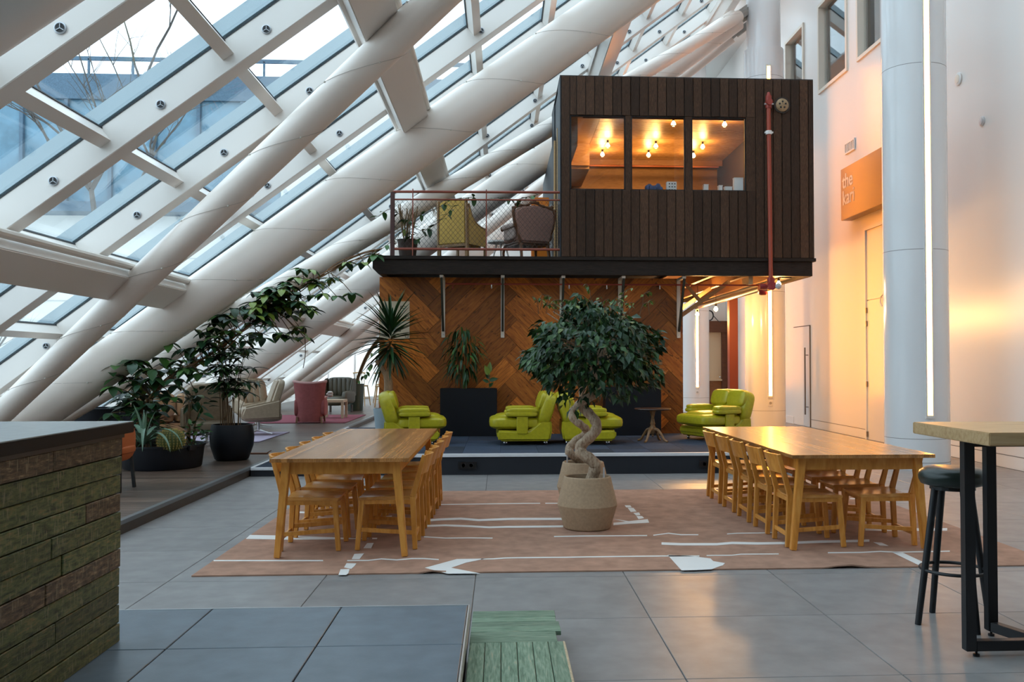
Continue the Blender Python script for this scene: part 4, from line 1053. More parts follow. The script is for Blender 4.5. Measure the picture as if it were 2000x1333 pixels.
# ------------------------------------------------------------------ dining chairs (front is local +Y)
def chair_meshes():
    D = {}
    w, dp = 0.175, 0.20
    D['front_leg'] = [MB().bar((s * (w + 0.012), dp + 0.02, 0), (s * (w - 0.004), dp - 0.012, 0.415), 0.032, 0.036, up=(0, 1, 0), w2=0.036, h2=0.04).mesh('leg', BIRCH, bevel=0.003, seg=1) for s in (-1, 1)]
    D['back_leg'] = []
    for s in (-1, 1):
        mb = MB().bar((s * w, -dp - 0.02, 0), (s * w, -dp, 0.43), 0.032, 0.036, up=(0, 1, 0), h2=0.044).bar((s * w, -dp, 0.43), (s * w, -dp - 0.085, 0.765), 0.032, 0.044, up=(0, 1, 0), h2=0.028)
        D['back_leg'].append(mb.mesh('leg', BIRCH, bevel=0.003, seg=1))
    # seat, slightly dished
    vs = []; fs = []; N = 8
    for top in (1, 0):
        for j in range(N + 1):
            for i in range(N + 1):
                u = -1 + 2 * i / N; v = -1 + 2 * j / N
                wd = w + 0.012 + 0.004 * v
                z = 0.432 - 0.014 * (1 - u * u) * (1 - 0.4 * v) - 0.006 * v if top else 0.405
                vs.append((u * wd, v * (dp + 0.006) + 0.008, z))
    S = (N + 1) ** 2
    for j in range(N):
        for i in range(N):
            a = j * (N + 1) + i
            fs.append((a, a + 1, a + N + 2, a + N + 1)); fs.append((S + a, S + a + N + 1, S + a + N + 2, S + a + 1))
    for i in range(N):
        fs.append((i, S + i, S + i + 1, i + 1)); a = N * (N + 1) + i; fs.append((a, a + 1, S + a + 1, S + a))
        a = i * (N + 1); fs.append((a, a + N + 1, S + a + N + 1, S + a)); a += N; fs.append((a, S + a, S + a + N + 1, a + N + 1))
    D['seat'] = MB().add(vs, fs).mesh('seat', W('chair_seat', [(0.50, 0.20, 0.04), (0.64, 0.29, 0.07), (0.74, 0.38, 0.11)], (8, 1.5, 8), 0.25, 0.12, 0.02), smooth=True, angle=40)
    D['apron'] = MB().box(-w, w, dp - 0.03, dp - 0.01, 0.37, 0.404).box(-w, w, -dp - 0.008, -dp + 0.012, 0.37, 0.404).box(-w - 0.008, -w + 0.012, -dp, dp - 0.01, 0.37, 0.404).box(w - 0.012, w + 0.008, -dp, dp - 0.01, 0.37, 0.404).mesh('seat_rail', BIRCH)
    # curved back panel
    vs = []; fs = []; N = 12
    for i in range(N + 1):
        u = -1 + 2 * i / N
        x = u * (w - 0.012); b0 = 0.052 * (1 - u * u)
        for z, yb in ((0.602, -dp - 0.046), (0.763, -dp - 0.088)):
            for th in (0.008, -0.008):
                vs.append((x, yb - b0 + th, z + (0.012 * (1 - u * u) if z < 0.7 else 0.006 * (1 - u * u))))
    for i in range(N):
        a = 4 * i; c = a + 4
        fs += [(a, c, c + 2, a + 2), (a + 1, a + 3, c + 3, c + 1), (a + 2, c + 2, c + 3, a + 3), (a, a + 1, c + 1, c)]
    fs += [(0, 2, 3, 1), (4 * N, 4 * N + 1, 4 * N + 3, 4 * N + 2)]
    D['back'] = MB().add(vs, fs).mesh('backrest', BIRCH, smooth=True, angle=40)
    D['side_str'] = [MB().bar((s * (w + 0.004), -dp - 0.012, 0.135), (s * (w + 0.007), dp + 0.006, 0.165), 0.018, 0.034).mesh('stretcher', BIRCH, bevel=0.002, seg=1) for s in (-1, 1)]
    D['back_str'] = MB().box(-w + 0.01, w - 0.01, -dp - 0.026, -dp - 0.008, 0.085, 0.12).mesh('stretcher', BIRCH, bevel=0.002, seg=1)
    return D
CM = chair_meshes()
def dining_chair(label, loc, rz, group):
    t = thing('dining_chair', label, 'chair', loc, rz, group)
    for m in CM['front_leg'] + CM['back_leg']: link('leg', m, t)
    t.scale = (1, 1, 0.945)
    link('seat', CM['seat'], t); link('seat_rail', CM['apron'], t); link('backrest', CM['back'], t)
    for m in CM['side_str']: link('stretcher', m, t)
    link('stretcher', CM['back_str'], t)
    return t
ORD = ('nearest', 'second nearest', 'middle', 'second farthest', 'farthest')
rch = random.Random(3)
for i in range(5):
    y = 7.13 + 0.55 * i
    dining_chair('%s honey wood chair on the left side of the right dining table' % ORD[i], (2.46, y, 0.0125), -pi / 2 + rch.uniform(-0.03, 0.03), 'chairs at the right dining table')
    dining_chair('%s honey wood chair on the right side of the right dining table' % ORD[i], (3.04, y + 0.02, 0.0125), pi / 2 + rch.uniform(-0.05, 0.05), 'chairs at the right dining table')
    dining_chair('%s honey wood chair on the left side of the left dining table' % ORD[i], (-1.46, 7.2 + 0.53 * i, 0.0125), -pi / 2 + rch.uniform(-0.04, 0.10), 'chairs at the left dining table')
    dining_chair('%s honey wood chair on the right side of the left dining table' % ORD[i], (-0.88 + 0.01 * i, 7.22 + 0.53 * i, 0.0125), pi / 2 + rch.uniform(-0.04, 0.04), 'chairs at the left dining table')

# ------------------------------------------------------------------ bar table and stool
bt_ = thing('bar_table', 'high oak-topped bar table on black steel frame at the right edge', 'table', (2.95, 4.4, 0))
LOAK = W('light_oak', [(0.42, 0.25, 0.11), (0.52, 0.34, 0.17), (0.57, 0.39, 0.21)], (0.9, 9, 9), 0.4, 0, 0.04)
part(bt_, 'table_top', MB().box(-0.715, 0.85, -0.38, 0.39, 1.068, 1.13), LOAK, bevel=0.004)
def rect_tube(mb, a, b_, w=0.05, h=0.05): return mb.bar(a, b_, w, h)
for (x, y) in ((-0.635, -0.03), (-0.345, 0.29), (0.70, -0.03), (0.70, 0.29)):
    part(bt_, 'leg', MB().bar((x, y, 0.03), (x, y, 1.067), 0.052, 0.052, up=(0, 1, 0)), BLACK, bevel=0.003)
part(bt_, 'base_bar', MB().bar((-0.61, -0.03, 0.055), (0.68, -0.03, 0.055), 0.05, 0.05), BLACK, bevel=0.003)
part(bt_, 'base_bar', MB().bar((-0.345, 0.265, 0.055), (-0.25, -0.005, 0.055), 0.05, 0.05), BLACK, bevel=0.003)
part(bt_, 'top_frame', MB().bar((-0.61, -0.03, 1.05), (0.68, -0.03, 1.05), 0.05, 0.03).bar((-0.32, 0.29, 1.05), (0.68, 0.29, 1.05), 0.05, 0.03), BLACK)
for (x, y) in ((-0.60, -0.03), (-0.345, 0.29), (0.66, -0.03), (0.70, 0.29)):
    part(bt_, 'levelling_foot', MB().lathe([(0.016, 0.0), (0.016, 0.012), (0.006, 0.014), (0.006, 0.032)], 12, c=(x, y, 0)), BLACK, smooth=True)
st_ = thing('bar_stool', 'round dark green vinyl bar stool with black legs and foot ring', 'stool', (2.525, 4.93, 0))
part(st_, 'seat', MB().lathe([(0.0001, 0.765), (0.13, 0.765), (0.165, 0.775), (0.178, 0.80), (0.18, 0.82), (0.172, 0.845), (0.14, 0.866), (0.07, 0.873), (0.0001, 0.874)], 36), M('dark_green_vinyl', (0.016, 0.026, 0.022), 0.28), smooth=True, angle=70)
part(st_, 'seat_plate', MB().lathe([(0.12, 0.745), (0.12, 0.765)], 20), BLACK)
for k in range(4):
    a = radians(5 + 90 * k)
    part(st_, 'leg', MB().tube([(0.215 * cos(a), 0.215 * sin(a), 0.0), (0.105 * cos(a), 0.105 * sin(a), 0.75)], [0.017, 0.021], 12), BLACK, smooth=True)
part(st_, 'foot_ring', MB().tube([(0.172 * cos(i * pi / 18), 0.172 * sin(i * pi / 18), 0.30) for i in range(36)], 0.0095, 8, closed=True), BLACK, smooth=True)

# ------------------------------------------------------------------ green leather armchairs (side profile, front is local +Y)
LEA = M('green_leather', (0.46, 0.40, 0.014), 0.34, var=0.10, vs=5, bump=0.10, bs=35)
LEAD = M('green_leather_back', (0.05, 0.05, 0.035), 0.6)
def armchair(label, loc, rz):
    t = thing('green_armchair', label, 'armchair', loc, rz, 'lime green armchairs on the stage')
    hw_ = 0.40
    part(t, 'base', MB().prism([(-0.34, 0.06), (0.38, 0.06), (0.42, 0.10), (0.42, 0.205), (0.38, 0.215), (0.05, 0.205), (-0.05, 0.215), (-0.22, 0.36), (-0.36, 0.36), (-0.37, 0.2)], -hw_, hw_, 'x'), LEA, smooth=True, bevel=0.028, seg=3)
    part(t, 'seat_cushion', MB().puff((0, 0.16, 0.315), (0.80, 0.74, 0.20), 0.30, 0.55, 28, 12), LEA, smooth=True)
    sd = part(t, 'seat_pad', MB().puff((0, 0.13, 0.36), (0.56, 0.66, 0.18), 0.4, 0.6, 24, 10), LEA, smooth=True)
    mt = Matrix.Translation((0, -0.30, 0.51)) @ Matrix.Rotation(radians(17), 4, 'X')
    bk = part(t, 'backrest', MB().puff((0, 0, 0), (0.84, 0.20, 0.52), 0.28, 0.45, 28, 14, mt), LEA, smooth=True)
    for sx in (-1, 1):
        part(bk, 'back_roll', MB().puff((sx * 0.20, 0.085, 0.10), (0.42, 0.13, 0.27), 0.45, 0.6, 20, 10, mt), LEA, smooth=True)
    part(bk, 'lumbar_roll', MB().puff((0, 0.10, -0.12), (0.62, 0.13, 0.20), 0.4, 0.6, 20, 10, mt), LEA, smooth=True)
    for sx in (-1, 1):
        a = part(t, 'armrest', MB().puff((sx * 0.345, 0.07, 0.445), (0.19, 0.47, 0.085), 0.42, 0.6, 22, 8), LEA, smooth=True)
        part(a, 'upper_pad', MB().puff((sx * 0.345, 0.06, 0.495), (0.18, 0.45, 0.085), 0.42, 0.6, 22, 8), LEA, smooth=True)
        part(t, 'side_strap', MB().puff((sx * 0.402, 0.06, 0.30), (0.03, 0.165, 0.27), 0.25, 0.25, 20, 8), LEA, smooth=True)
        for y in (0.30, -0.28):
            part(t, 'caster' if y > 0 else 'foot', MB().puff((sx * 0.31, y, 0.03), (0.035, 0.06, 0.06), 0.9).tube([(sx * 0.31, y, 0.04), (sx * 0.31, y, 0.08)], 0.012, 8), CHROME, smooth=True)
    return t
ZS = 0.273
armchair('lime green leather armchair at the far left of the stage, beside the yucca pot', (-1.33, 13.35, ZS), -pi / 2 + 0.10)
armchair('lime green leather armchair facing left, back to back with its twin', (0.36, 13.3, ZS), pi / 2 + 0.02)
armchair('lime green leather armchair partly behind the braided ficus trunk', (1.25, 13.3, ZS), -pi / 2 - 0.02)
armchair('lime green leather armchair at the right end of the stage, by the light column', (3.32, 13.75, ZS), pi / 2 + 0.42)

# ------------------------------------------------------------------ tall black planters and pedestal table
def planter(label, x0, x1, y0, y1, h):
    cxx, cyy = (x0 + x1) / 2, (y0 + y1) / 2; a, c = (x1 - x0) / 2, (y1 - y0) / 2
    t = thing('tall_planter', label, 'planter', (cxx, cyy, ZS))
    part(t, 'box', MB().box(-a, a, -c, -c + 0.02, 0, h).box(-a, a, c - 0.02, c, 0, h).box(-a, -a + 0.02, -c + 0.02, c - 0.02, 0, h).box(a - 0.02, a, -c + 0.02, c - 0.02, 0, h), BLACKP)
    part(t, 'soil', MB().box(-a + 0.02, a - 0.02, -c + 0.02, c - 0.02, h - 0.1, h - 0.05), SOIL)
planter('tall black rectangular planter behind the left green armchairs', -0.97, -0.06, 14.55, 14.95, 0.765)
planter('tall black rectangular planter behind the pedestal table', 1.70, 2.605, 14.55, 14.95, 0.785)
pt = thing('pedestal_table', 'dark round pedestal table with carved tripod feet on the stage', 'table', (2.27, 13.4, ZS))
MAH = W('mahogany', [(0.035, 0.014, 0.008), (0.075, 0.03, 0.015)], (3, 12, 3), 0.3, 0, 0.02)
CARV = W('carved_wood', [(0.20, 0.10, 0.04), (0.34, 0.19, 0.085)], (4, 4, 9), 0.4, 0, 0.05)
part(pt, 'table_top', MB().lathe([(0.0001, 0.475), (0.25, 0.475), (0.275, 0.488), (0.27, 0.50), (0.0001, 0.502)], 40), MAH, smooth=True, angle=50)
part(pt, 'pedestal', MB().lathe([(0.05, 0.475), (0.035, 0.43), (0.022, 0.36), (0.03, 0.30), (0.04, 0.27), (0.028, 0.25), (0.045, 0.22), (0.05, 0.18), (0.03, 0.12), (0.012, 0.10), (0.018, 0.085), (0.0001, 0.07)], 20), CARV, smooth=True, angle=60)
for k in range(4):
    a = radians(45 + 90 * k + 8)
    pp = smoothpath([(0.03, 0, 0.19), (0.09, 0, 0.175), (0.15, 0, 0.10), (0.20, 0, 0.03), (0.25, 0, 0.014)], 4)
    pp = [(p[0] * cos(a), p[0] * sin(a), p[2]) for p in pp]
    part(pt, 'foot', MB().tube(pp, [0.026 - 0.012 * i / len(pp) for i in range(len(pp))], 8), CARV, smooth=True)
# ------------------------------------------------------------------ foliage materials and helpers
LG = M('leaf_dark', (0.019, 0.060, 0.016), 0.42, rv=0.35, spec=0.35)
LG2 = M('leaf_mid', (0.045, 0.12, 0.024), 0.38, rv=0.35, spec=0.35)
LY = M('leaf_lime', (0.17, 0.24, 0.035), 0.4, rv=0.3)
LB = M('leaf_bluegreen', (0.02, 0.066, 0.028), 0.38, rv=0.35, spec=0.4)
STEM = M('plant_stem', (0.13, 0.075, 0.035), 0.8)
BARKP = W('ficus_bark', [(0.22, 0.13, 0.075), (0.42, 0.30, 0.20), (0.55, 0.44, 0.32)], (14, 14, 5), 0.7, 0.1, 0.4)
def leaf_cloud(parent, name, spots, L, Wd, mats, r, weights, droop=0.25):
    """many small leaves in one mesh; spots = [(pos, dir)]"""
    mb = MB()
    for p, d in spots:
        s_ = r.uniform(0.7, 1.2); l = L * s_; w = Wd * s_ / 2
        m = orient(p, d, (r.uniform(-.5, .5), r.uniform(-.5, .5), 1), 1.0, r.uniform(-0.6, 0.6))
        mb.cur = r.choices(range(len(mats)), weights)[0]
        z = -droop * l
        mb.add([(0, 0, 0), (-w, l * 0.45, w * 0.3 + z * 0.25), (0, l * 0.5, z * 0.25), (w, l * 0.45, w * 0.3 + z * 0.25), (0, l, z)], [(0, 2, 1), (0, 3, 2), (1, 2, 4), (2, 3, 4)], m)
    return part(parent, name, mb, mats, kind='stuff')
def W3(px, py, y): return Vector(((px - 978) * y / 1760, y, 1.45 - (py - 710) * y / 1760))

# ------------------------------------------------------------------ braided ficus trees in sand pots
POTM = M('sand_pot', (0.44, 0.31, 0.195), 0.85, var=0.10, vs=9, bump=0.15, bs=120)
def sand_pot(t):
    p = part(t, 'pot', MB().lathe([(0.0001, 0.0), (0.195, 0.0), (0.205, 0.01), (0.262, 0.205), (0.258, 0.225), (0.205, 0.445), (0.195, 0.452), (0.185, 0.445), (0.185, 0.40)], 48), POTM, smooth=True, angle=25)
    part(p, 'soil', MB().lathe([(0.19, 0.405), (0.0001, 0.41)], 24), SOIL)
def ficus(label, loc, trunk, rad, crown, N, seed):
    t = thing('braided_ficus', label, 'potted tree', loc)
    sand_pot(t)
    r = random.Random(seed)
    pts = smoothpath(trunk, 7); k = len(pts)
    tr = part(t, 'trunk', MB().tube(pts, [rad * (1.15 - 0.35 * i / k + 0.06 * sin(i * 0.9)) for i in range(k)], 14), BARKP, smooth=True, angle=80)
    c = Vector(crown[0]); R3 = crown[1]
    top = Vector(trunk[-1]); mb = MB(); tips = []
    for i in range(26):
        a = r.uniform(0, 2 * pi); e = r.uniform(-0.1, 1.0)
        end = c + Vector((cos(a) * R3[0] * sqrt(max(0, 1 - e * e * 0.7)), sin(a) * R3[1] * sqrt(max(0, 1 - e * e * 0.7)), R3[2] * e)) * r.uniform(0.6, 0.9)
        mid = (top + end) / 2 + Vector((r.uniform(-.05, .05), r.uniform(-.05, .05), 0.08))
        pp = smoothpath([top, mid, end], 4); mb.tube(pp, [0.012 * (1 - 0.8 * q / len(pp)) for q in range(len(pp))], 5)
        tips.append(end)
    part(t, 'branches', mb, BARKP, smooth=True)
    spots = []
    while len(spots) < N:
        v = Vector((r.gauss(0, 1), r.gauss(0, 1), r.gauss(0, 1))).normalized()
        if v.z < -0.55 and r.random() < 0.6: continue
        rr = r.uniform(0.55, 1.0) ** 0.6
        lump = 0.90 + 0.14 * sin(6 * v.x + 1.3 * seed) * cos(5 * v.y) + 0.12 * sin(9 * v.z + 5 * v.x)
        p = c + Vector((v.x * R3[0], v.y * R3[1], v.z * R3[2])) * rr * lump
        p.z -= 0.10 * (abs(v.x) ** 2) * R3[0]
        d = Vector((v.x * 0.7 + r.uniform(-.6, .6), v.y * 0.7 + r.uniform(-.6, .6), -0.6 + r.uniform(-.4, .7)))
        spots.append((p, d))
    # sparse young sprigs on top
    for i in range(16):
        a = r.uniform(0, 2 * pi); b_ = c + Vector((cos(a) * R3[0] * r.uniform(.1, .85), sin(a) * R3[1] * 0.6, R3[2] * 0.8))
    fo = leaf_cloud(t, 'foliage', spots, 0.098, 0.050, [LG, LG2, LB, LY], r, (5, 4, 3, 0.3))
    spots2 = []; mb = MB()
    for i in range(18):
        a = r.uniform(0, 2 * pi); q = c + Vector((cos(a) * R3[0] * r.uniform(.2, .95), sin(a) * R3[1] * 0.6, R3[2] * r.uniform(0.62, 0.85)))
        e = q + Vector((r.uniform(-.09, .09) + cos(a) * 0.05, 0, r.uniform(0.08, 0.2)))
        pp = smoothpath([q, (q + e) / 2 + Vector((0, 0, 0.03)), e + Vector((cos(a) * 0.05, 0, -0.02))], 3)
        mb.tube(pp, 0.0028, 4)
        for p in pp[3:]: spots2.append((p, Vector((r.uniform(-1, 1), r.uniform(-1, 1), -0.4))))
    part(t, 'young_sprigs', mb, STEM)
    leaf_cloud(t, 'young_leaves', spots2, 0.055, 0.026, [LY, LG2], r, (3, 2))
    return t
def tpath(px, base, y):
    return [Vector(((p[0] - 978) * y / 1760 - base[0], (p[2] if len(p) > 2 else 0), 1.45 - (p[1] - 710) * y / 1760)) for p in px]
PY = 7.88
f1 = ficus('braided ficus tree with round leafy crown in the front sand-coloured pot', (0.757, PY, 0.0125),
    tpath([(1155, 945), (1160, 925, -0.02), (1163, 913, -0.03), (1152, 900, -0.03), (1137, 890, 0.0), (1134, 878, 0.03), (1148, 862, 0.0), (1162, 846, -0.04), (1164, 830, -0.03), (1152, 813, 0.0), (1139, 800, 0.03), (1141, 788, 0.02), (1156, 777, -0.01), (1169, 766, -0.02), (1168, 745, 0), (1160, 720, 0.02)], (0.757,), PY),
    0.047, (((1155 - 978) * PY / 1760 - 0.757, 0, 1.53), (0.62, 0.56, 0.48)), 2600, 7)
link('water_gauge', MB().tube([(0.135, -0.1, 0.40), (0.135, -0.1, 0.535)], 0.008, 8).mesh('water_gauge', ALU), f1)
P2 = 9.02
f2 = ficus('second braided ficus in the sand-coloured pot standing behind', (0.825, P2, 0.0125),
    tpath([(1134, 908), (1126, 897, -0.04), (1113, 888, -0.06), (1112, 879, -0.02), (1124, 866, 0.03), (1142, 854, 0.03), (1145, 843, 0.0), (1133, 832, -0.04), (1119, 821, -0.03), (1118, 808, 0.0), (1128, 796, 0.03), (1138, 783, 0.02), (1137, 768, 0), (1145, 745, 0)], (0.825,), P2),
    0.040, ((0.08, 0, 1.62), (0.62, 0.55, 0.42)), 1300, 12)
link('water_gauge', MB().tube([(-0.165, -0.08, 0.41), (-0.165, -0.08, 0.53)], 0.008, 8).mesh('water_gauge', ALU), f2)

# ------------------------------------------------------------------ yucca in pale pot
yu = thing('yucca_tree', 'tall yucca with spiky crown in a pale blue pot beside the feature wall', 'potted tree', (-1.80, 14.2, ZS))
part(yu, 'pot', MB().lathe([(0.0001, 0), (0.13, 0), (0.185, 0.47), (0.165, 0.47), (0.16, 0.42), (0.0001, 0.42)], 24), M('pale_blue_pot', (0.42, 0.50, 0.55), 0.5), smooth=True, angle=30)
YB = W('yucca_bark', [(0.30, 0.17, 0.09), (0.48, 0.31, 0.18)], (20, 20, 4), 0.8, 0, 0.5)
part(yu, 'trunk', MB().tube(smoothpath([(0.0, 0, 0.40), (0.04, 0, 0.62), (0.05, 0, 0.85), (0.02, 0, 1.05)], 4), [0.085 - 0.0022 * i for i in range(13)], 12).tube(smoothpath([(0.03, 0, 1.0), (0.09, 0, 1.15), (0.08, 0, 1.40)], 4), 0.045, 10).tube(smoothpath([(0.02, 0, 0.98), (-0.07, 0, 1.12), (-0.14, 0, 1.22)], 4), [0.045 - 0.0015 * i for i in range(9)], 10).tube([(0.08, -0.02, 1.1), (0.11, -0.03, 1.22)], 0.02, 8), YB, smooth=True)
yl = leaf_mesh('leaf', 0.66, 0.06, LG, 0.5, 0.16, 6, 0.55, 0.45)
yl2 = leaf_mesh('leaf', 0.58, 0.055, LB, 0.5, 0.05, 6, 0.55, 0.45)
r = random.Random(31)
for i in range(96):
    a = i * 2.399; e = -0.85 + 2.2 * (i / 96.0) + r.uniform(-.15, .15)
    d = Vector((cos(a) * cos(e), sin(a) * cos(e), sin(e)))
    link('leaf', yl if i % 3 else yl2, yu, mat=orient(Vector((0.08, 0, 1.36 + 0.38 * i / 96)) + d * 0.03, d, (0, 0, 1), r.uniform(0.75, 1.08)))

# ------------------------------------------------------------------ plants in the tall planters
def leafy_bush(name, label, loc, stemh, crown, N, leafs, seed, dirs='droop', parts=True):
    t = thing(name, label, 'plant', loc)
    r = random.Random(seed)
    c = Vector(crown[0]); R3 = crown[1]
    mb = MB()
    for i in range(5):
        a = r.uniform(0, 2 * pi)
        mb.tube(smoothpath([(0.03 * cos(a), 0.03 * sin(a), -0.04), (0.05 * cos(a), 0.05 * sin(a), stemh * 0.5), c + Vector((R3[0] * 0.4 * cos(a), R3[1] * 0.4 * sin(a), R3[2] * r.uniform(-.4, .6)))], 5), [0.012 - 0.0007 * q for q in range(11)], 6)
    part(t, 'stems', mb, STEM, smooth=True)
    for i in range(N):
        v = Vector((r.gauss(0, 1), r.gauss(0, 1), r.gauss(0, 1))).normalized() * r.uniform(0.3, 1.0) ** 0.5
        p = c + Vector((v.x * R3[0], v.y * R3[1], v.z * R3[2]))
        d = Vector((v.x + r.uniform(-.3, .3), v.y + r.uniform(-.3, .3), (-0.55 if dirs == 'droop' else 0.15) + r.uniform(-.25, .5)))
        link('leaf', r.choice(leafs), t, mat=orient(p, d, (0, 0, 1), r.uniform(0.7, 1.15), r.uniform(-.4, .4)))
    return t
dl = [leaf_mesh('leaf', 0.20, 0.040, m, 0.35, 0.55, 5, 0.8, 0.6) for m in (LG, LG, LG2, LB)]
leafy_bush('dracaena_plant', 'dense dark dracaena growing in the left black planter', (-0.61, 14.75, 0.985), 0.2, ((0, -0.10, 0.62), (0.28, 0.10, 0.46)), 170, dl, 41)
rl_ = [leaf_mesh('leaf', 0.17, 0.08, m, 0.3, 0.1, 5, 0.8, 0.7) for m in (LG, LY)]
t = thing('rubber_plant', 'small variegated rubber plant at the right end of the left planter', 'plant', (-0.19, 14.70, 0.985))
part(t, 'stem', MB().tube([(0, 0, -0.03), (0.01, 0, 0.2), (-0.01, 0, 0.3)], 0.008, 6), STEM)
for i, (d, z, s_) in enumerate((((-0.4, -0.2, 1), 0.26, 1.1), ((0.1, 0, 1), 0.3, 1.1), ((1, -0.2, 0.25), 0.18, 0.9), ((-0.9, -0.1, 0.4), 0.15, 0.7), ((0.5, -0.5, 0.5), 0.08, 0.7), ((-0.3, 0.4, 0.8), 0.2, 0.9))):
    link('leaf', rl_[1 if i in (0, 1) else 0], t, mat=orient((0, 0, z), d, (0, -1, 0.3), s_))
bl = [leaf_mesh('leaf', 0.26, 0.10, m, 0.3, 0.25, 5, 0.8, 0.65) for m in (LG, LG2)]
leafy_bush('big_leaf_plant', 'big-leaved dark plant in the right black planter, half hidden by the ficus', (2.2, 14.75, 1.0), 0.3, ((0.0, -0.12, 0.75), (0.36, 0.10, 0.45)), 60, bl, 43, 'up')
fl_ = [leaf_mesh('leaf', 0.10, 0.012, LG2, 0.3, 0.3, 4, 0.7, 0.6)]
leafy_bush('wispy_plant', 'wispy fine-leaved plant at the right end of the right planter', (2.45, 14.68, 1.0), 0.1, ((0.02, 0, 0.17), (0.12, 0.1, 0.14)), 60, fl_, 44, 'up')

# ------------------------------------------------------------------ tub with aloe and cactus, left
ZD = 0.116
tb = thing('round_tub', 'wide black round tub planted with aloe and a golden cactus', 'planter', (-4.33, 11.85, ZD))
part(tb, 'tub', MB().lathe([(0.0001, 0), (0.46, 0), (0.475, 0.02), (0.505, 0.27), (0.52, 0.275), (0.52, 0.30), (0.495, 0.30), (0.48, 0.22)], 48), BLACKP, smooth=True, angle=30)
part(tb, 'soil', MB().lathe([(0.485, 0.23), (0.0001, 0.25)], 30), SOIL)
for a in (radians(-30), radians(150)):
    part(tb, 'handle', MB().box(-0.06, 0.06, -0.02, 0.02, 0.24, 0.30, Matrix.Translation((0.53 * cos(a), 0.53 * sin(a), 0)) @ Matrix.Rotation(a + pi / 2, 4, 'Z')), BLACKP, bevel=0.01)
al = thing('aloe_plant', 'spiky grey-green aloe with long arching leaves in the black tub', 'plant', (-4.42, 11.47, ZD + 0.27))
AL = M('aloe_green', (0.14, 0.23, 0.16), 0.45, var=0.15, vs=8, rv=0.2)
r = random.Random(51)
def arch_leaf(L, Wd, e0, bend):
    """leaf rising at e0 degrees along +Y and bending over by bend degrees"""
    n = 12; y = z = 0.0; vs = []; fs = []
    for i in range(n + 1):
        t = i / n; an = radians(e0 - bend * t)
        w = Wd / 2 * (1 - t ** 2.2) * (0.75 + 0.25 * min(1, t * 5)) + 0.001
        nz, ny = cos(an), -sin(an)
        vs += [(-w, y + ny * w * 0.5, z + nz * w * 0.5), (0, y, z), (w, y + ny * w * 0.5, z + nz * w * 0.5)]
        y += cos(an) * L / n; z += sin(an) * L / n
    for i in range(n):
        q = i * 3; fs += [(q, q + 1, q + 4, q + 3), (q + 1, q + 2, q + 5, q + 4)]
    return MB().add(vs, fs).mesh('leaf', AL, smooth=True, angle=80)
al_m = [arch_leaf(0.72, 0.066, 55, 135), arch_leaf(0.58, 0.062, 38, 110), arch_leaf(0.78, 0.066, 66, 150), arch_leaf(0.52, 0.055, 86, 25)]
for i in range(22):
    a = i * 2.399 + 0.4
    m_ = al_m[3] if i < 5 else al_m[i % 3]
    link('leaf', m_, al, mat=Matrix.Translation((0, 0, 0.05)) @ Matrix.Rotation(a, 4, 'Z') @ Matrix.Translation((0, 0.02, 0)) @ Matrix.Diagonal((1, 1, 1, 1)) @ Matrix.Scale(r.uniform(0.8, 1.08), 4))
ca = thing('barrel_cactus', 'round golden barrel cactus in the black tub', 'cactus', (-4.10, 11.50, ZD + 0.225))
vs = []; fs = []; NR, NZ_ = 96, 16
for i in range(NZ_ + 1):
    v = -pi / 2 * 0.75 + (pi / 2 * 1.75) * i / NZ_
    for j in range(NR):
        a = 2 * pi * j / NR
        rr = 0.15 * cos(v) * (1 + 0.06 * cos(24 * a))
        vs.append((rr * cos(a), rr * sin(a), 0.14 + 0.15 * sin(v)))
for i in range(NZ_):
    for j in range(NR): fs.append((i * NR + j, i * NR + (j + 1) % NR, (i + 1) * NR + (j + 1) % NR, (i + 1) * NR + j))
part(ca, 'body', MB().add(vs, fs), M('cactus_green', (0.09, 0.11, 0.025), 0.6), smooth=True, angle=80)
mb = MB()
for k in range(24):
    a = 2 * pi * k / 24
    for i in range(9):
        v = -0.6 + 2.0 * i / 9; q = Vector((0.159 * cos(v) * cos(a), 0.159 * cos(v) * sin(a), 0.14 + 0.152 * sin(v)))
        for dd in ((0.6, 0), (-0.6, 0), (0, 0.7), (0, -0.5)):
            o = Vector((cos(a), sin(a), 0)) * 0.02 + Vector((-sin(a), cos(a), 0)) * (0.02 * dd[0]) + Vector((0, 0, 0.025 * dd[1]))
            mb.bar(q, q + o, 0.0035, w2=0.001, h2=0.001)
part(ca, 'spines', mb, M('gold_spine', (0.55, 0.38, 0.10), 0.6), kind='stuff')
ul = [leaf_mesh('leaf', 0.17, 0.085, m, 0.25, 0.25, 5, 0.8, 0.75) for m in (LG, LB, LG)]
sl_ = [leaf_mesh('leaf', 0.09, 0.05, m, 0.3, 0.2, 4, 0.8, 0.7) for m in (LG, LG2)]
leafy_bush('leafy_shrub', 'dark leafy shrub at the right rim of the black tub', (-4.0, 11.9, ZD + 0.23), 0.1, ((0.03, 0, 0.17), (0.17, 0.2, 0.17)), 90, sl_, 53, 'up')
leafy_bush('leafy_shrub', 'tall thin-stemmed plant with broad leaves rising from the black tub', (-4.05, 12.1, ZD + 0.23), 0.6, ((0.05, 0, 0.58), (0.22, 0.2, 0.24)), 26, ul, 54, 'up')
leafy_bush('leafy_shrub', 'low dark fern-like plant behind the aloe', (-4.62, 12.05, ZD + 0.23), 0.1, ((0, 0, 0.28), (0.26, 0.2, 0.28)), 110, sl_ + dl, 55, 'up')

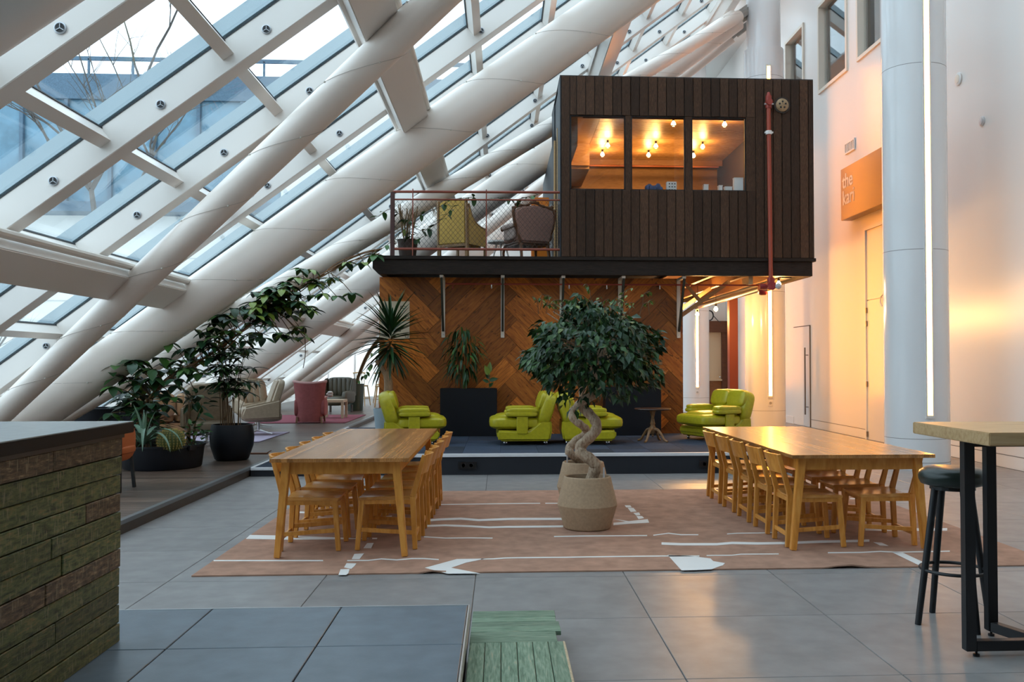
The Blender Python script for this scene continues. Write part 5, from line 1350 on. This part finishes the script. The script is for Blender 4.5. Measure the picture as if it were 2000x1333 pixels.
# black round pot with umbrella palm
bp_ = thing('round_pot', 'smooth black egg-shaped pot standing on the deck', 'planter', (-3.70, 12.68, ZD))
part(bp_, 'pot', MB().lathe([(0.0001, 0), (0.20, 0), (0.225, 0.02), (0.285, 0.20), (0.295, 0.32), (0.285, 0.42), (0.268, 0.49), (0.25, 0.49), (0.255, 0.44)], 44), BLACKP, smooth=True, angle=35)
part(bp_, 'soil', MB().lathe([(0.262, 0.44), (0.0001, 0.45)], 28), SOIL)
um = thing('umbrella_plant', 'tall umbrella plant with many thin stems in the round black pot', 'plant', (-3.70, 12.68, ZD + 0.45))
r = random.Random(61)
uleaf = [leaf_mesh('leaf', 0.24, 0.060, m, 0.3, 0.35, 5, 0.75, 0.6) for m in (LG, LB, LG, LG2)]
mb = MB(); tips = []
for i in range(20):
    a = r.uniform(0, 2 * pi); b0 = Vector((r.uniform(0.05, 0.20) * cos(a), 0.17 * sin(a), -0.02))
    h = r.uniform(0.6, 1.62); sp_ = r.uniform(0.15, 0.55)
    e = Vector((sp_ * cos(a), sp_ * sin(a) * 0.8, h))
    pp = smoothpath([b0, b0 * 1.1 + Vector((0, 0, h * 0.5)), e], 6); mb.tube(pp, [0.0055 - 0.00025 * q for q in range(len(pp))], 6)
    tips += [e, pp[-4], pp[-7]] if h > 1.0 else [e, pp[-4]]
part(um, 'stems', mb, STEM, smooth=True)
nl = 0; rest = MB(); tips.sort(key=lambda q: q.y)
for p in tips:
    k = r.randint(6, 8); a0 = r.uniform(0, 6)
    for i in range(k):
        a = a0 + 2 * pi * i / k
        mt_ = orient(p, (cos(a), sin(a), r.uniform(-0.15, 0.35)), (0, 0, 1), r.uniform(0.7, 1.15)); lf = r.choice(uleaf); nl += 1
        if nl <= 300: link('leaf', lf, um, mat=mt_)
        else:
            rest.cur = uleaf.index(lf); rest.add([tuple(v.co) for v in lf.vertices], [tuple(q.vertices) for q in lf.polygons], mt_)

part(um, 'farther_leaves', rest, [LG, LB, LG, LG2], smooth=True, kind='stuff', angle=80)

# climbing schefflera along the slim strut up to the balcony
vn = thing('climbing_schefflera', 'glossy climbing schefflera trained along the slim strut up to the balcony', 'plant', (-4.9, 12.3, ZD))
vbase = Vector((-4.9, 12.3, ZD))
trunkpx = [(285, 835, 12.3), (300, 790, 12.3), (345, 740, 12.4), (420, 695, 12.6), (480, 650, 12.9), (545, 597, 13.3), (600, 560, 13.6), (650, 528, 13.9), (700, 502, 14.15), (745, 488, 14.3)]
vp = [W3(*p) - vbase for p in trunkpx]
pp = smoothpath(vp, 6)
part(vn, 'main_stem', MB().tube(pp, [0.020 - 0.00025 * i for i in range(len(pp))], 8), M('vine_bark', (0.20, 0.095, 0.04), 0.8), smooth=True)
mb = MB()
for k in range(4):
    o = Vector((0.02 * k - 0.03, 0.03 * (k % 2), 0.03 * k - 0.06))
    mb.tube([p + o + Vector((0.02 * sin(i * 0.6 + k), 0.02 * cos(i * 0.5 + k), 0.025 * sin(i * 0.4 + 2 * k))) for i, p in enumerate(pp[8:])], 0.008, 5)
part(vn, 'side_stems', mb, M('vine_bark', (0.20, 0.095, 0.04), 0.8), smooth=True)
r = random.Random(71)
vl = [leaf_mesh('leaf', 0.21, 0.115, m, 0.2, 0.25, 5, 0.75, 0.75) for m in (LG, LB, LG2, LG)]
vly = leaf_mesh('leaf', 0.16, 0.07, LY, 0.25, 0.3, 5, 0.8, 0.72)
clusters = []
for k in range(26): clusters.append(W3(r.uniform(235, 400), r.uniform(690, 790), r.uniform(11.9, 12.6)) - vbase)
for k in range(18): clusters.append(W3(r.uniform(500, 615), r.uniform(565, 670), r.uniform(12.9, 13.5)) - vbase)
for k in range(105):   # dense part
    f = r.uniform(0.02, 0.66) ** 0.85; q = pp[int(f * (len(pp) - 1))]
    clusters.append(q + Vector((r.uniform(-.36, .30), r.uniform(-.3, .25), r.uniform(-.22, .30))))
for px_, py_, y_ in ((250, 735, 12.2), (270, 715, 12.3), (300, 720, 12.1), (330, 700, 12.3), (365, 705, 12.2), (390, 680, 12.5), (575, 590, 13.2), (590, 640, 13.2), (605, 600, 13.3), (560, 655, 13.1), (600, 660, 13.2), (530, 630, 13.1), (635, 575, 13.5), (660, 580, 13.6), (690, 575, 13.7), (655, 545, 13.8), (680, 515, 14.0), (712, 515, 14.1), (735, 500, 14.2), (520, 590, 13.2), (545, 580, 13.3)):
    clusters.append(W3(px_, py_, y_) - vbase)
mb = MB(); rest = MB()
ycut = sorted(c.y for c in clusters)[58]   # the nearest leaves one by one, the others joined
for c in clusters:
    q = min(pp, key=lambda p: (p - c).length)
    mb.tube(smoothpath([q, (q + c) / 2 + Vector((0, 0, 0.05)), c], 3), 0.006, 5)
    k = r.randint(4, 6); a0 = r.uniform(0, 6)
    for i in range(k):
        a = a0 + 2 * pi * i / k
        m_ = vly if (r.random() < (0.30 if c.x > 2.2 else 0.03)) else r.choice(vl)
        mt_ = orient(c, (cos(a), sin(a), r.uniform(-0.55, 0.1)), (0, 0, 1), r.uniform(0.7, 1.15))
        if c.y < ycut: link('leaf', m_, vn, mat=mt_)
        else:
            rest.cur = (0, 1, 2, 3)[(vl + [vly]).index(m_) % 4] if m_ is not vly else 3
            rest.add([tuple(v.co) for v in m_.vertices], [tuple(p.vertices) for p in m_.polygons], mt_)
part(vn, 'farther_leaves', rest, [LG, LB, LG2, LY], smooth=True, kind='stuff', angle=80)
part(vn, 'leaf_stalks', mb, STEM, smooth=True, kind='stuff')
mb = MB()
mb.tube(smoothpath([W3(600, 640, 13.2) - vbase, W3(602, 690, 13.2) - vbase, W3(598, 720, 13.2) - vbase], 4), 0.006, 5)
part(vn, 'hanging_root', mb, STEM, smooth=True)

# rectangular planter behind the counter
rp = thing('trough_planter', 'black rectangular trough planter behind the counter end', 'planter', (-5.68, 13.75, ZD))
part(rp, 'trough', MB().box(-0.5, 0.5, -0.3, -0.27, 0, 0.64).box(-0.5, 0.5, 0.27, 0.3, 0, 0.64).box(-0.5, -0.47, -0.27, 0.27, 0, 0.64).box(0.47, 0.5, -0.27, 0.27, 0, 0.64), BLACKP)
part(rp, 'rim', MB().box(-0.52, 0.52, -0.32, -0.27, 0.64, 0.67).box(-0.52, 0.52, 0.27, 0.32, 0.64, 0.67).box(-0.52, -0.47, -0.27, 0.27, 0.64, 0.67).box(0.47, 0.52, -0.27, 0.27, 0.64, 0.67), BLACKP)
part(rp, 'soil', MB().box(-0.47, 0.47, -0.27, 0.27, 0.5, 0.58), SOIL)
leafy_bush('leafy_shrub', 'dark glossy shrub growing from the trough planter', (-5.38, 13.7, ZD + 0.58), 0.15, ((0, 0, 0.12), (0.30, 0.2, 0.25)), 70, ul, 57, 'up')

# orange shell chair behind the counter
oc = thing('orange_chair', 'orange shell chair with black legs just visible past the counter', 'chair', (-4.12, 9.75, ZD))
part(oc, 'shell', MB().puff((0.0, 0, 0.42), (0.46, 0.5, 0.12), 0.5, 0.6).puff((0.13, 0, 0.50), (0.16, 0.5, 0.40), 0.5, 0.7), M('burnt_orange', (0.42, 0.10, 0.02), 0.7), smooth=True)
for sx in (-1, 1):
    for sy in (-1, 1): part(oc, 'leg', MB().bar((sx * 0.19, sy * 0.2, 0), (sx * 0.16, sy * 0.17, 0.38), 0.03), BLACK)
part(oc, 'side_frame', MB().box(0.20, 0.235, -0.27, -0.235, 0.0, 0.62).box(-0.2, 0.235, -0.27, -0.235, 0.36, 0.40), BLACK)
# ------------------------------------------------------------------ lounge on the deck
BEI = M('beige_leather', (0.34, 0.25, 0.165), 0.42, var=0.1, vs=4, bump=0.08, bs=40)
TAN = M('tan_leather', (0.33, 0.17, 0.075), 0.45, var=0.1, vs=4)
def rug(label, x0, x1, y0, y1, mat, fr):
    t = thing('floor_rug', label, 'rug', ((x0 + x1) / 2, (y0 + y1) / 2, ZD))
    a, c = (x1 - x0) / 2, (y1 - y0) / 2
    part(t, 'pile', MB().box(-a, a, -c, c, 0.0005, 0.012), mat)
    part(t, 'border', MB().box(-a, a, -c, -c + 0.05, 0.012, 0.014).box(-a, a, c - 0.05, c, 0.012, 0.014).box(-a, -a + 0.05, -c, c, 0.012, 0.014).box(a - 0.05, a, -c, c, 0.012, 0.014), fr)
rug('dark red rug under the pink armchair', -5.6, -3.44, 20.2, 23.3, M('red_rug', (0.20, 0.035, 0.055), 0.95), M('red_rug2', (0.17, 0.03, 0.05), 0.95))
rug('pale lavender rug under the swivel armchair', -5.9, -4.05, 15.4, 17.6, M('lav_rug', (0.40, 0.33, 0.42), 0.95), M('lav_rug2', (0.36, 0.30, 0.40), 0.95))
def swivel(label, loc, rz, tuft=False):
    t = thing('swivel_armchair', label, 'armchair', loc, rz)
    part(t, 'seat', MB().puff((0, 0.05, 0.40), (0.60, 0.62, 0.22), 0.4, 0.5), BEI, smooth=True)
    mt = Matrix.Translation((0, -0.30, 0.70)) @ Matrix.Rotation(radians(18), 4, 'X')
    bk = part(t, 'backrest', MB().puff((0, 0, 0), (0.66, 0.15, 0.66), 0.4, 0.5, mat=mt), BEI, smooth=True)
    for i in range(4 if tuft else 3):
        part(bk, 'back_channel', MB().puff((-0.2 + (0.135 if tuft else 0.2) * i, 0.06, 0.02), (0.15, 0.10, 0.54), 0.6, 0.6, 14, 10, mt), BEI, smooth=True)
    for sx in (-1, 1):
        part(t, 'armrest', MB().prism([(-0.36, 0.30), (0.30, 0.28), (0.34, 0.36), (0.28, 0.52), (0.0, 0.58), (-0.36, 0.66)], sx * 0.30, sx * 0.39, 'x'), BEI, smooth=True, bevel=0.035, seg=3)
    part(t, 'shell', MB().puff((0, -0.05, 0.33), (0.70, 0.72, 0.20), 0.5, 0.6), M('beige_shell', (0.25, 0.19, 0.13), 0.5), smooth=True)
    part(t, 'stem', MB().tube([(0, 0, 0.05), (0, 0, 0.26)], 0.03, 12), CHROME, smooth=True)
    for k in range(4):
        a = radians(45 + 90 * k)
        part(t, 'base_foot', MB().bar((0.03 * cos(a), 0.03 * sin(a), 0.075), (0.32 * cos(a), 0.32 * sin(a), 0.016), 0.05, 0.03, w2=0.035, h2=0.02), CHROME, bevel=0.005)
swivel('beige leather swivel armchair on a chrome star base', (-4.48, 17.0, ZD + 0.013), pi / 2 + 0.35)
swivel('beige channel-tufted armchair behind the swivel chair', (-5.05, 19.0, ZD), -2.5, True)
swivel('beige armchair seen from behind, between the umbrella plant stems', (-4.75, 14.9, ZD), 0.3)
so = thing('tan_sofa', 'low tan leather sofa behind the cactus tub', 'sofa', (-6.0, 16.9, ZD), 0.5)
part(so, 'base', MB().box(-0.85, 0.85, -0.4, 0.4, 0.08, 0.25), TAN, smooth=True, bevel=0.03)
for sx in (-1, 1):
    part(so, 'seat_cushion', MB().puff((sx * 0.36, 0.05, 0.34), (0.72, 0.7, 0.2), 0.35, 0.5), TAN, smooth=True)
    part(so, 'back_cushion', MB().puff((sx * 0.36, -0.28, 0.58), (0.72, 0.24, 0.46), 0.4, 0.5), TAN, smooth=True)
    part(so, 'armrest', MB().puff((sx * 0.82, 0.0, 0.42), (0.2, 0.84, 0.42), 0.4, 0.5), TAN, smooth=True)
    for y in (-0.35, 0.35): part(so, 'foot', MB().box(sx * 0.75 - 0.03, sx * 0.75 + 0.03, y - 0.03, y + 0.03, 0, 0.08), BLACK)
# pink armchair with its back to the viewer
PK = M('pink_velvet', (0.30, 0.075, 0.075), 0.75, var=0.12, vs=3); PKL = M('pink_light', (0.52, 0.30, 0.28), 0.7)
pk = thing('pink_armchair', 'dusty pink wing armchair with its back towards the viewer', 'armchair', (-4.22, 20.35, ZD + 0.0135), 0.08)
vs = []; fs = []; N = 14
for z, wd, bulge in ((0.03, 0.27, 0.05), (0.3, 0.285, 0.06), (0.6, 0.315, 0.07), (0.82, 0.345, 0.08), (0.86, 0.35, 0.08)):
    for th in (0.0, 0.09):
        for i in range(N + 1):
            u = -1 + 2 * i / N
            vs.append((u * wd, -0.30 - bulge * (1 - u * u) + th + 0.10 * abs(u) ** 3, z + (0.04 * u * u if z > 0.8 else 0)))
S_ = N + 1
for k in range(4):
    for i in range(N):
        a = k * 2 * S_ + i; fs.append((a, a + 1, a + 2 * S_ + 1, a + 2 * S_)); a += S_; fs.append((a + 1, a, a + 2 * S_, a + 2 * S_ + 1))
for i in range(N):
    a = 8 * S_ + i; fs.append((a, a + 1, a + S_ + 1, a + S_))
for k in range(4):
    for e in (0, N):
        a = k * 2 * S_ + e; fs.append((a, a + S_, a + 3 * S_, a + 2 * S_))
part(pk, 'backrest', MB().add(vs, fs), PK, smooth=True)
part(pk, 'back_piping', MB().tube([(u / 10 * 0.352, -0.30 - 0.08 * (1 - (u / 10) ** 2) + 0.04 + 0.10 * abs(u / 10) ** 3, 0.875 + 0.04 * (u / 10) ** 2) for u in range(-10, 11)], 0.032, 8), PKL, smooth=True)
part(pk, 'seat', MB().puff((0, 0.08, 0.34), (0.60, 0.64, 0.26), 0.4, 0.5), PK, smooth=True)
for sx in (-1, 1):
    part(pk, 'armrest', MB().puff((sx * 0.285, 0.05, 0.34), (0.10, 0.62, 0.40), 0.4, 0.5), PK, smooth=True)
    part(pk, 'arm_roll', MB().puff((sx * 0.295, 0.1, 0.55), (0.09, 0.5, 0.06), 0.6, 0.6), PKL, smooth=True)
    for y in (-0.26, 0.3): part(pk, 'leg', MB().bar((sx * 0.27, y, 0), (sx * 0.26, y, 0.14), 0.04), M('chair_leg_tan', (0.30, 0.16, 0.09), 0.5))
# tufted wing chair
OL = M('olive_leather', (0.065, 0.052, 0.03), 0.35, var=0.15, vs=5)
wc = thing('wing_chair', 'dark olive button-tufted wing chair beside the green planter', 'armchair', (-4.42, 24.6, ZD), pi - 0.25)
part(wc, 'backrest', MB().puff((0, -0.30, 0.62), (0.74, 0.18, 0.66), 0.3, 0.4), OL, smooth=True)
for i in range(5):
    part(wc, 'back_channel', MB().puff((-0.26 + 0.13 * i, -0.21, 0.68), (0.14, 0.08, 0.50), 0.7, 0.6, 12, 8), OL, smooth=True)
for sx in (-1, 1):
    part(wc, 'wing', MB().prism([(-0.34, 0.42), (0.05, 0.42), (-0.02, 0.62), (-0.1, 0.9), (-0.34, 0.93)], sx * 0.36, sx * 0.43, 'x'), OL, smooth=True, bevel=0.03, seg=3)
    part(wc, 'armrest', MB().puff((sx * 0.37, 0.05, 0.42), (0.15, 0.66, 0.34), 0.4, 0.5), OL, smooth=True)
    for y in (-0.3, 0.3): part(wc, 'leg', MB().bar((sx * 0.31, y, 0), (sx * 0.31, y, 0.2), 0.045), MAH)
part(wc, 'seat', MB().puff((0, 0.05, 0.32), (0.64, 0.68, 0.26), 0.35, 0.5), OL, smooth=True)
# small pale wooden table
sm = thing('side_table', 'small pale wooden side table between the pink and olive chairs', 'table', (-4.0, 22.0, ZD + 0.0145))
PW = W('pale_ash', [(0.42, 0.31, 0.20), (0.52, 0.40, 0.27)], (2, 9, 9), 0.5, 0, 0.03)
part(sm, 'table_top', MB().box(-0.28, 0.26, -0.3, 0.3, 0.38, 0.44), PW, bevel=0.006)
for sx in (-1, 1):
    for sy in (-1, 1): part(sm, 'leg', MB().box(sx * 0.235 - 0.03, sx * 0.235 + 0.03, sy * 0.26 - 0.03, sy * 0.26 + 0.03, 0, 0.38), PW, bevel=0.004)
fs2 = thing('fabric_bundle', 'white crumpled cloth over the arm beside the pink armchair', 'cloth', (-3.82, 20.45, ZD + 0.60))
mb = MB()
for i in range(5): mb.puff((0.02 * sin(i * 2.2), 0.04 * cos(i * 2.2), 0.03 * i * 0.6), (0.12, 0.13, 0.07), 0.9, nu=10, nv=6)
part(fs2, 'folds', mb, M('cream_cloth', (0.62, 0.58, 0.54), 0.9), smooth=True)
# tall dark green cylinder planter with a vine
gp = thing('cylinder_planter', 'tall dark green cylinder planter at the back of the lounge', 'planter', (-4.08, 25.6, ZD))
part(gp, 'pot', MB().lathe([(0.0001, 0), (0.215, 0), (0.25, 0.75), (0.225, 0.75), (0.22, 0.68)], 30), M('dark_green_pot', (0.035, 0.05, 0.035), 0.35), smooth=True, angle=30)
part(gp, 'soil', MB().lathe([(0.23, 0.68), (0.0001, 0.69)], 20), SOIL)
vw = thing('twisted_vine', 'bundle of brown vine stems leaning up from the green planter', 'plant', (-4.08, 25.6, ZD + 0.68))
r = random.Random(81); mb = MB()
for k in range(7):
    o = Vector((r.uniform(-.06, .06), r.uniform(-.06, .06), -0.02))
    mb.tube(smoothpath([o, o + Vector((0.12, -0.1, 0.35)), o * 1.3 + Vector((0.38, -0.3, 0.9)), o * 1.5 + Vector((0.75, -0.6, 1.35)), o * 2 + Vector((1.2, -0.9, 1.7))], 6), 0.018, 6)
part(vw, 'stems', mb, M('vine_bark2', (0.22, 0.13, 0.06), 0.8), smooth=True)
for k in range(26):
    f = r.uniform(0.1, 1.0); p = Vector((1.2 * f + r.uniform(-.2, .2), -0.9 * f + r.uniform(-.1, .1), 1.7 * f + r.uniform(-.25, .2)))
    link('leaf', r.choice((vly, vl[2], vl[0])), vw, mat=orient(p, (r.uniform(-1, 1), r.uniform(-1, 1), -0.6), (0, 0, 1), 0.9))
# windsor bar chairs at the far window
PIN = M('pine_chair', (0.52, 0.32, 0.13), 0.45, rv=0.15)
def windsor(label, loc, rz):
    t = thing('spindle_bar_chair', label, 'chair', loc, rz, 'spindle-back bar chairs by the far window')
    part(t, 'seat', MB().lathe([(0.0001, 0.60), (0.19, 0.60), (0.2, 0.62), (0.19, 0.64), (0.0001, 0.635)], 20), PIN, smooth=True)
    for sx in (-1, 1):
        for sy in (-1, 1): part(t, 'leg', MB().tube([(sx * 0.2, sy * 0.2, 0), (sx * 0.13, sy * 0.13, 0.605)], [0.014, 0.02], 8), PIN, smooth=True)
    for i in range(5): part(t, 'spindle', MB().tube([(-0.15 + 0.075 * i, -0.15, 0.63), (-0.18 + 0.09 * i, -0.21, 1.02)], 0.009, 6), PIN, smooth=True)
    part(t, 'crest_rail', MB().tube(smoothpath([(-0.21, -0.19, 1.02), (0, -0.23, 1.04), (0.21, -0.19, 1.02)], 4), 0.02, 8), PIN, smooth=True)
    part(t, 'foot_rail', MB().tube([(-0.17, 0.17, 0.22), (0.17, 0.17, 0.22)], 0.012, 6).tube([(-0.17, -0.17, 0.3), (0.17, -0.17, 0.3)], 0.012, 6).tube([(-0.18, -0.17, 0.26), (-0.18, 0.17, 0.26)], 0.012, 6).tube([(0.18, -0.17, 0.26), (0.18, 0.17, 0.26)], 0.012, 6), PIN, smooth=True)
windsor('spindle-back pine bar chair by the far window, closest to the feature wall', (-3.65, 27.9, ZD), 0.1)
windsor('spindle-back pine bar chair by the far window, next to the green planter', (-4.35, 28.6, ZD), -0.3)
windsor('third spindle-back pine bar chair farthest back at the bright window', (-3.95, 30.2, ZD), 0.6)
fh = thing('leather_strap', 'small brown leather strap lying on the deck behind the dining table', 'strap', (-3.55, 13.45, ZD))
part(fh, 'flat_strap', MB().box(-0.14, 0.14, -0.03, 0.05, 0, 0.02), M('brown_strap', (0.22, 0.09, 0.05), 0.6), bevel=0.004)
part(fh, 'curled_end', MB().bar((0.12, 0.0, 0.012), (0.19, 0.02, 0.05), 0.03, 0.012), M('brown_strap', (0.22, 0.09, 0.05), 0.6))

# ------------------------------------------------------------------ balcony seating and plants
ZB = 3.162
YEL = M('mustard_fabric', (0.58, 0.37, 0.085), 0.85, var=0.12, vs=14); WOODC = W('chair_oak', [(0.25, 0.13, 0.05), (0.40, 0.24, 0.11)], (8, 8, 2), 0.45, 0, 0.05)
yc = thing('mustard_armchair', 'mustard yellow high-back armchair with wooden frame on the balcony', 'armchair', (-0.66, 15.25, ZB), -0.55)
part(yc, 'backrest', MB().prism([(-0.27, 0.26), (0.27, 0.26), (0.265, 0.95), (0.2, 1.0), (-0.2, 1.0), (-0.265, 0.95)], -0.30, -0.20), YEL, smooth=True, bevel=0.02)
part(yc, 'back_frame', MB().bar((-0.29, -0.26, 0.0), (-0.28, -0.29, 1.0), 0.035, 0.05, up=(0, 1, 0)).bar((0.29, -0.26, 0.0), (0.28, -0.29, 1.0), 0.035, 0.05, up=(0, 1, 0)).box(-0.28, 0.28, -0.29, -0.24, 0.22, 0.265), WOODC, bevel=0.004)
part(yc, 'seat', MB().box(-0.27, 0.27, -0.22, 0.30, 0.24, 0.42), YEL, smooth=True, bevel=0.05, seg=3)
for sx in (-1, 1):
    part(yc, 'side_panel', MB().prism([(-0.22, 0.26), (0.30, 0.26), (0.30, 0.55), (0.10, 0.58), (-0.10, 0.68), (-0.20, 0.90), (-0.22, 0.92)], sx * 0.275, sx * 0.30, 'x'), M('mustard_stripe', (0.58, 0.37, 0.11), 0.8))
    part(yc, 'arm_rail', MB().tube(smoothpath([(sx * 0.287, -0.23, 0.93), (sx * 0.287, -0.18, 0.82), (sx * 0.287, -0.08, 0.68), (sx * 0.287, 0.10, 0.59), (sx * 0.287, 0.31, 0.56)], 4), 0.02, 8), WOODC, smooth=True)
    part(yc, 'front_leg', MB().bar((sx * 0.28, 0.29, 0), (sx * 0.28, 0.29, 0.56), 0.04), WOODC, bevel=0.004)
    part(yc, 'rear_leg', MB().bar((sx * 0.27, -0.26, 0), (sx * 0.27, -0.26, 0.25), 0.04), WOODC)
BRF = M('brown_brocade', (0.36, 0.20, 0.16), 0.8, var=0.4, vs=24); WAL = W('walnut', [(0.09, 0.034, 0.014), (0.20, 0.08, 0.03)], (6, 6, 3), 0.35, 0, 0.05)
bc = thing('baroque_armchair', 'brown brocade armchair with carved walnut crest on the balcony beside the cabin', 'armchair', (0.46, 15.25, ZB), 0.42)
prof = [(-0.27, 0.30), (0.27, 0.30), (0.36, 0.62), (0.36, 0.82), (0.22, 0.90), (0.0, 0.93), (-0.22, 0.90), (-0.36, 0.82), (-0.36, 0.62)]
part(bc, 'backrest', MB().prism(prof, -0.29, -0.17), BRF, smooth=True, bevel=0.03, seg=3)
fr_ = smoothpath([(-0.24, -0.24, 0.30), (-0.34, -0.24, 0.55), (-0.39, -0.24, 0.80), (-0.30, -0.24, 0.90), (-0.15, -0.24, 0.92), (0.0, -0.24, 0.98), (0.15, -0.24, 0.92), (0.30, -0.24, 0.90), (0.39, -0.24, 0.80), (0.34, -0.24, 0.55), (0.24, -0.24, 0.30)], 5)
cf = part(bc, 'carved_frame', MB().tube(fr_, [0.026 + 0.006 * sin(i * 1.3) for i in range(len(fr_))], 8), WAL, smooth=True)
mb = MB()
for x, z in ((0, 1.0), (-0.06, 0.97), (0.06, 0.97), (-0.38, 0.86), (0.38, 0.86), (-0.33, 0.92), (0.33, 0.92)): mb.puff((x, -0.24, z), (0.075, 0.05, 0.06), 0.8, nu=10, nv=8)
part(cf, 'crest_ornament', mb, WAL, smooth=True)
part(bc, 'seat', MB().puff((0, 0.06, 0.40), (0.68, 0.62, 0.20), 0.4, 0.5), BRF, smooth=True)
part(bc, 'seat_frame', MB().box(-0.32, 0.32, -0.26, 0.34, 0.26, 0.33), WAL, smooth=True, bevel=0.03)
for sx in (-1, 1):
    part(bc, 'armrest', MB().puff((sx * 0.35, 0.02, 0.58), (0.11, 0.46, 0.09), 0.6, 0.6).puff((sx * 0.34, 0.0, 0.46), (0.06, 0.42, 0.22), 0.4, 0.5), M('pale_brocade', (0.42, 0.33, 0.30), 0.8, var=0.2, vs=25), smooth=True)
    part(bc, 'arm_scroll', MB().puff((sx * 0.36, 0.26, 0.57), (0.06, 0.09, 0.09), 0.9, nu=12, nv=8), WAL, smooth=True)
    part(bc, 'front_leg', MB().tube(smoothpath([(sx * 0.29, 0.30, 0.28), (sx * 0.31, 0.33, 0.16), (sx * 0.29, 0.30, 0.0)], 4), [0.03 - 0.0016 * q for q in range(9)], 8), WAL, smooth=True)
    part(bc, 'rear_leg', MB().bar((sx * 0.26, -0.30, 0), (sx * 0.25, -0.24, 0.28), 0.04), WAL)
op = thing('orange_locker', 'bright orange locker behind the brocade armchair on the balcony', 'locker', (0.72, 16.6, ZB))
part(op, 'body', MB().box(-0.16, 0.16, -0.2, 0.2, 0.0, 1.32), M('orange_lacquer', (0.75, 0.21, 0.015), 0.4), bevel=0.008)
part(op, 'door', MB().box(-0.15, 0.15, -0.215, -0.2, 0.05, 1.28), M('orange_lacquer', (0.75, 0.21, 0.015), 0.4), bevel=0.004)
bs_ = thing('balcony_table', 'small white table glimpsed between the balcony armchairs', 'table', (0.0, 16.0, ZB))
part(bs_, 'table_top', MB().lathe([(0.0001, 0.42), (0.24, 0.42), (0.24, 0.45), (0.0001, 0.45)], 24), WHITE, smooth=True, angle=30)
for k in range(3):
    a = radians(90 + 120 * k); part(bs_, 'leg', MB().tube([(0.2 * cos(a), 0.2 * sin(a), 0), (0.08 * cos(a), 0.08 * sin(a), 0.42)], 0.015, 8), WHITE, smooth=True)
bpot = thing('balcony_pot', 'dark pot of tangled stems at the left corner of the balcony', 'planter', (-1.52, 14.78, ZB))
part(bpot, 'pot', MB().lathe([(0.0001, 0), (0.13, 0), (0.17, 0.30), (0.15, 0.30), (0.145, 0.26), (0.0001, 0.26)], 24), M('brown_pot', (0.06, 0.035, 0.025), 0.7), smooth=True, angle=30)
bv = thing('balcony_vine', 'leafy vine spilling along the balcony railing from the corner pot', 'plant', (-1.52, 14.78, ZB + 0.26))
r = random.Random(91); mb = MB()
for k in range(16):
    a = r.uniform(0, 2 * pi)
    mb.tube(smoothpath([(0.05 * cos(a), 0.05 * sin(a), -0.02), (0.10 * cos(a), 0.10 * sin(a), 0.25), (0.16 * cos(a + 0.4), 0.12 * sin(a + 0.4), r.uniform(0.45, 0.62))], 4), 0.009, 5)
part(bv, 'stems', mb, M('vine_bark2', (0.22, 0.13, 0.06), 0.8), smooth=True)
runs = [[(800, 440), (825, 452), (850, 440), (872, 420), (885, 405)], [(800, 430), (850, 410), (880, 392), (905, 388), (925, 385)], [(790, 450), (770, 470), (745, 490), (730, 500)], [(790, 430), (765, 410), (740, 425)], [(960, 388), (985, 386), (1005, 390), (1030, 384), (1050, 380)], [(800, 455), (812, 470), (830, 462)]]
bb_ = Vector((-1.52, 14.78, ZB + 0.26)); mb = MB()
for run in runs:
    y_ = 14.6 if run[0][0] < 950 else 14.62
    pp = smoothpath([W3(p[0], p[1], y_) - bb_ for p in run], 4); mb.tube(pp, 0.005, 5)
    for p in pp[::2]:
        for q in range(2):
            link('leaf', r.choice((vl[2], vl[1], vl[2], vly)), bv, mat=orient(p, (r.uniform(-1, 1), r.uniform(-.8, .3), r.uniform(-.7, .3)), (0, 0, 1), r.uniform(0.45, 0.8)))
part(bv, 'runners', mb, STEM, smooth=True)
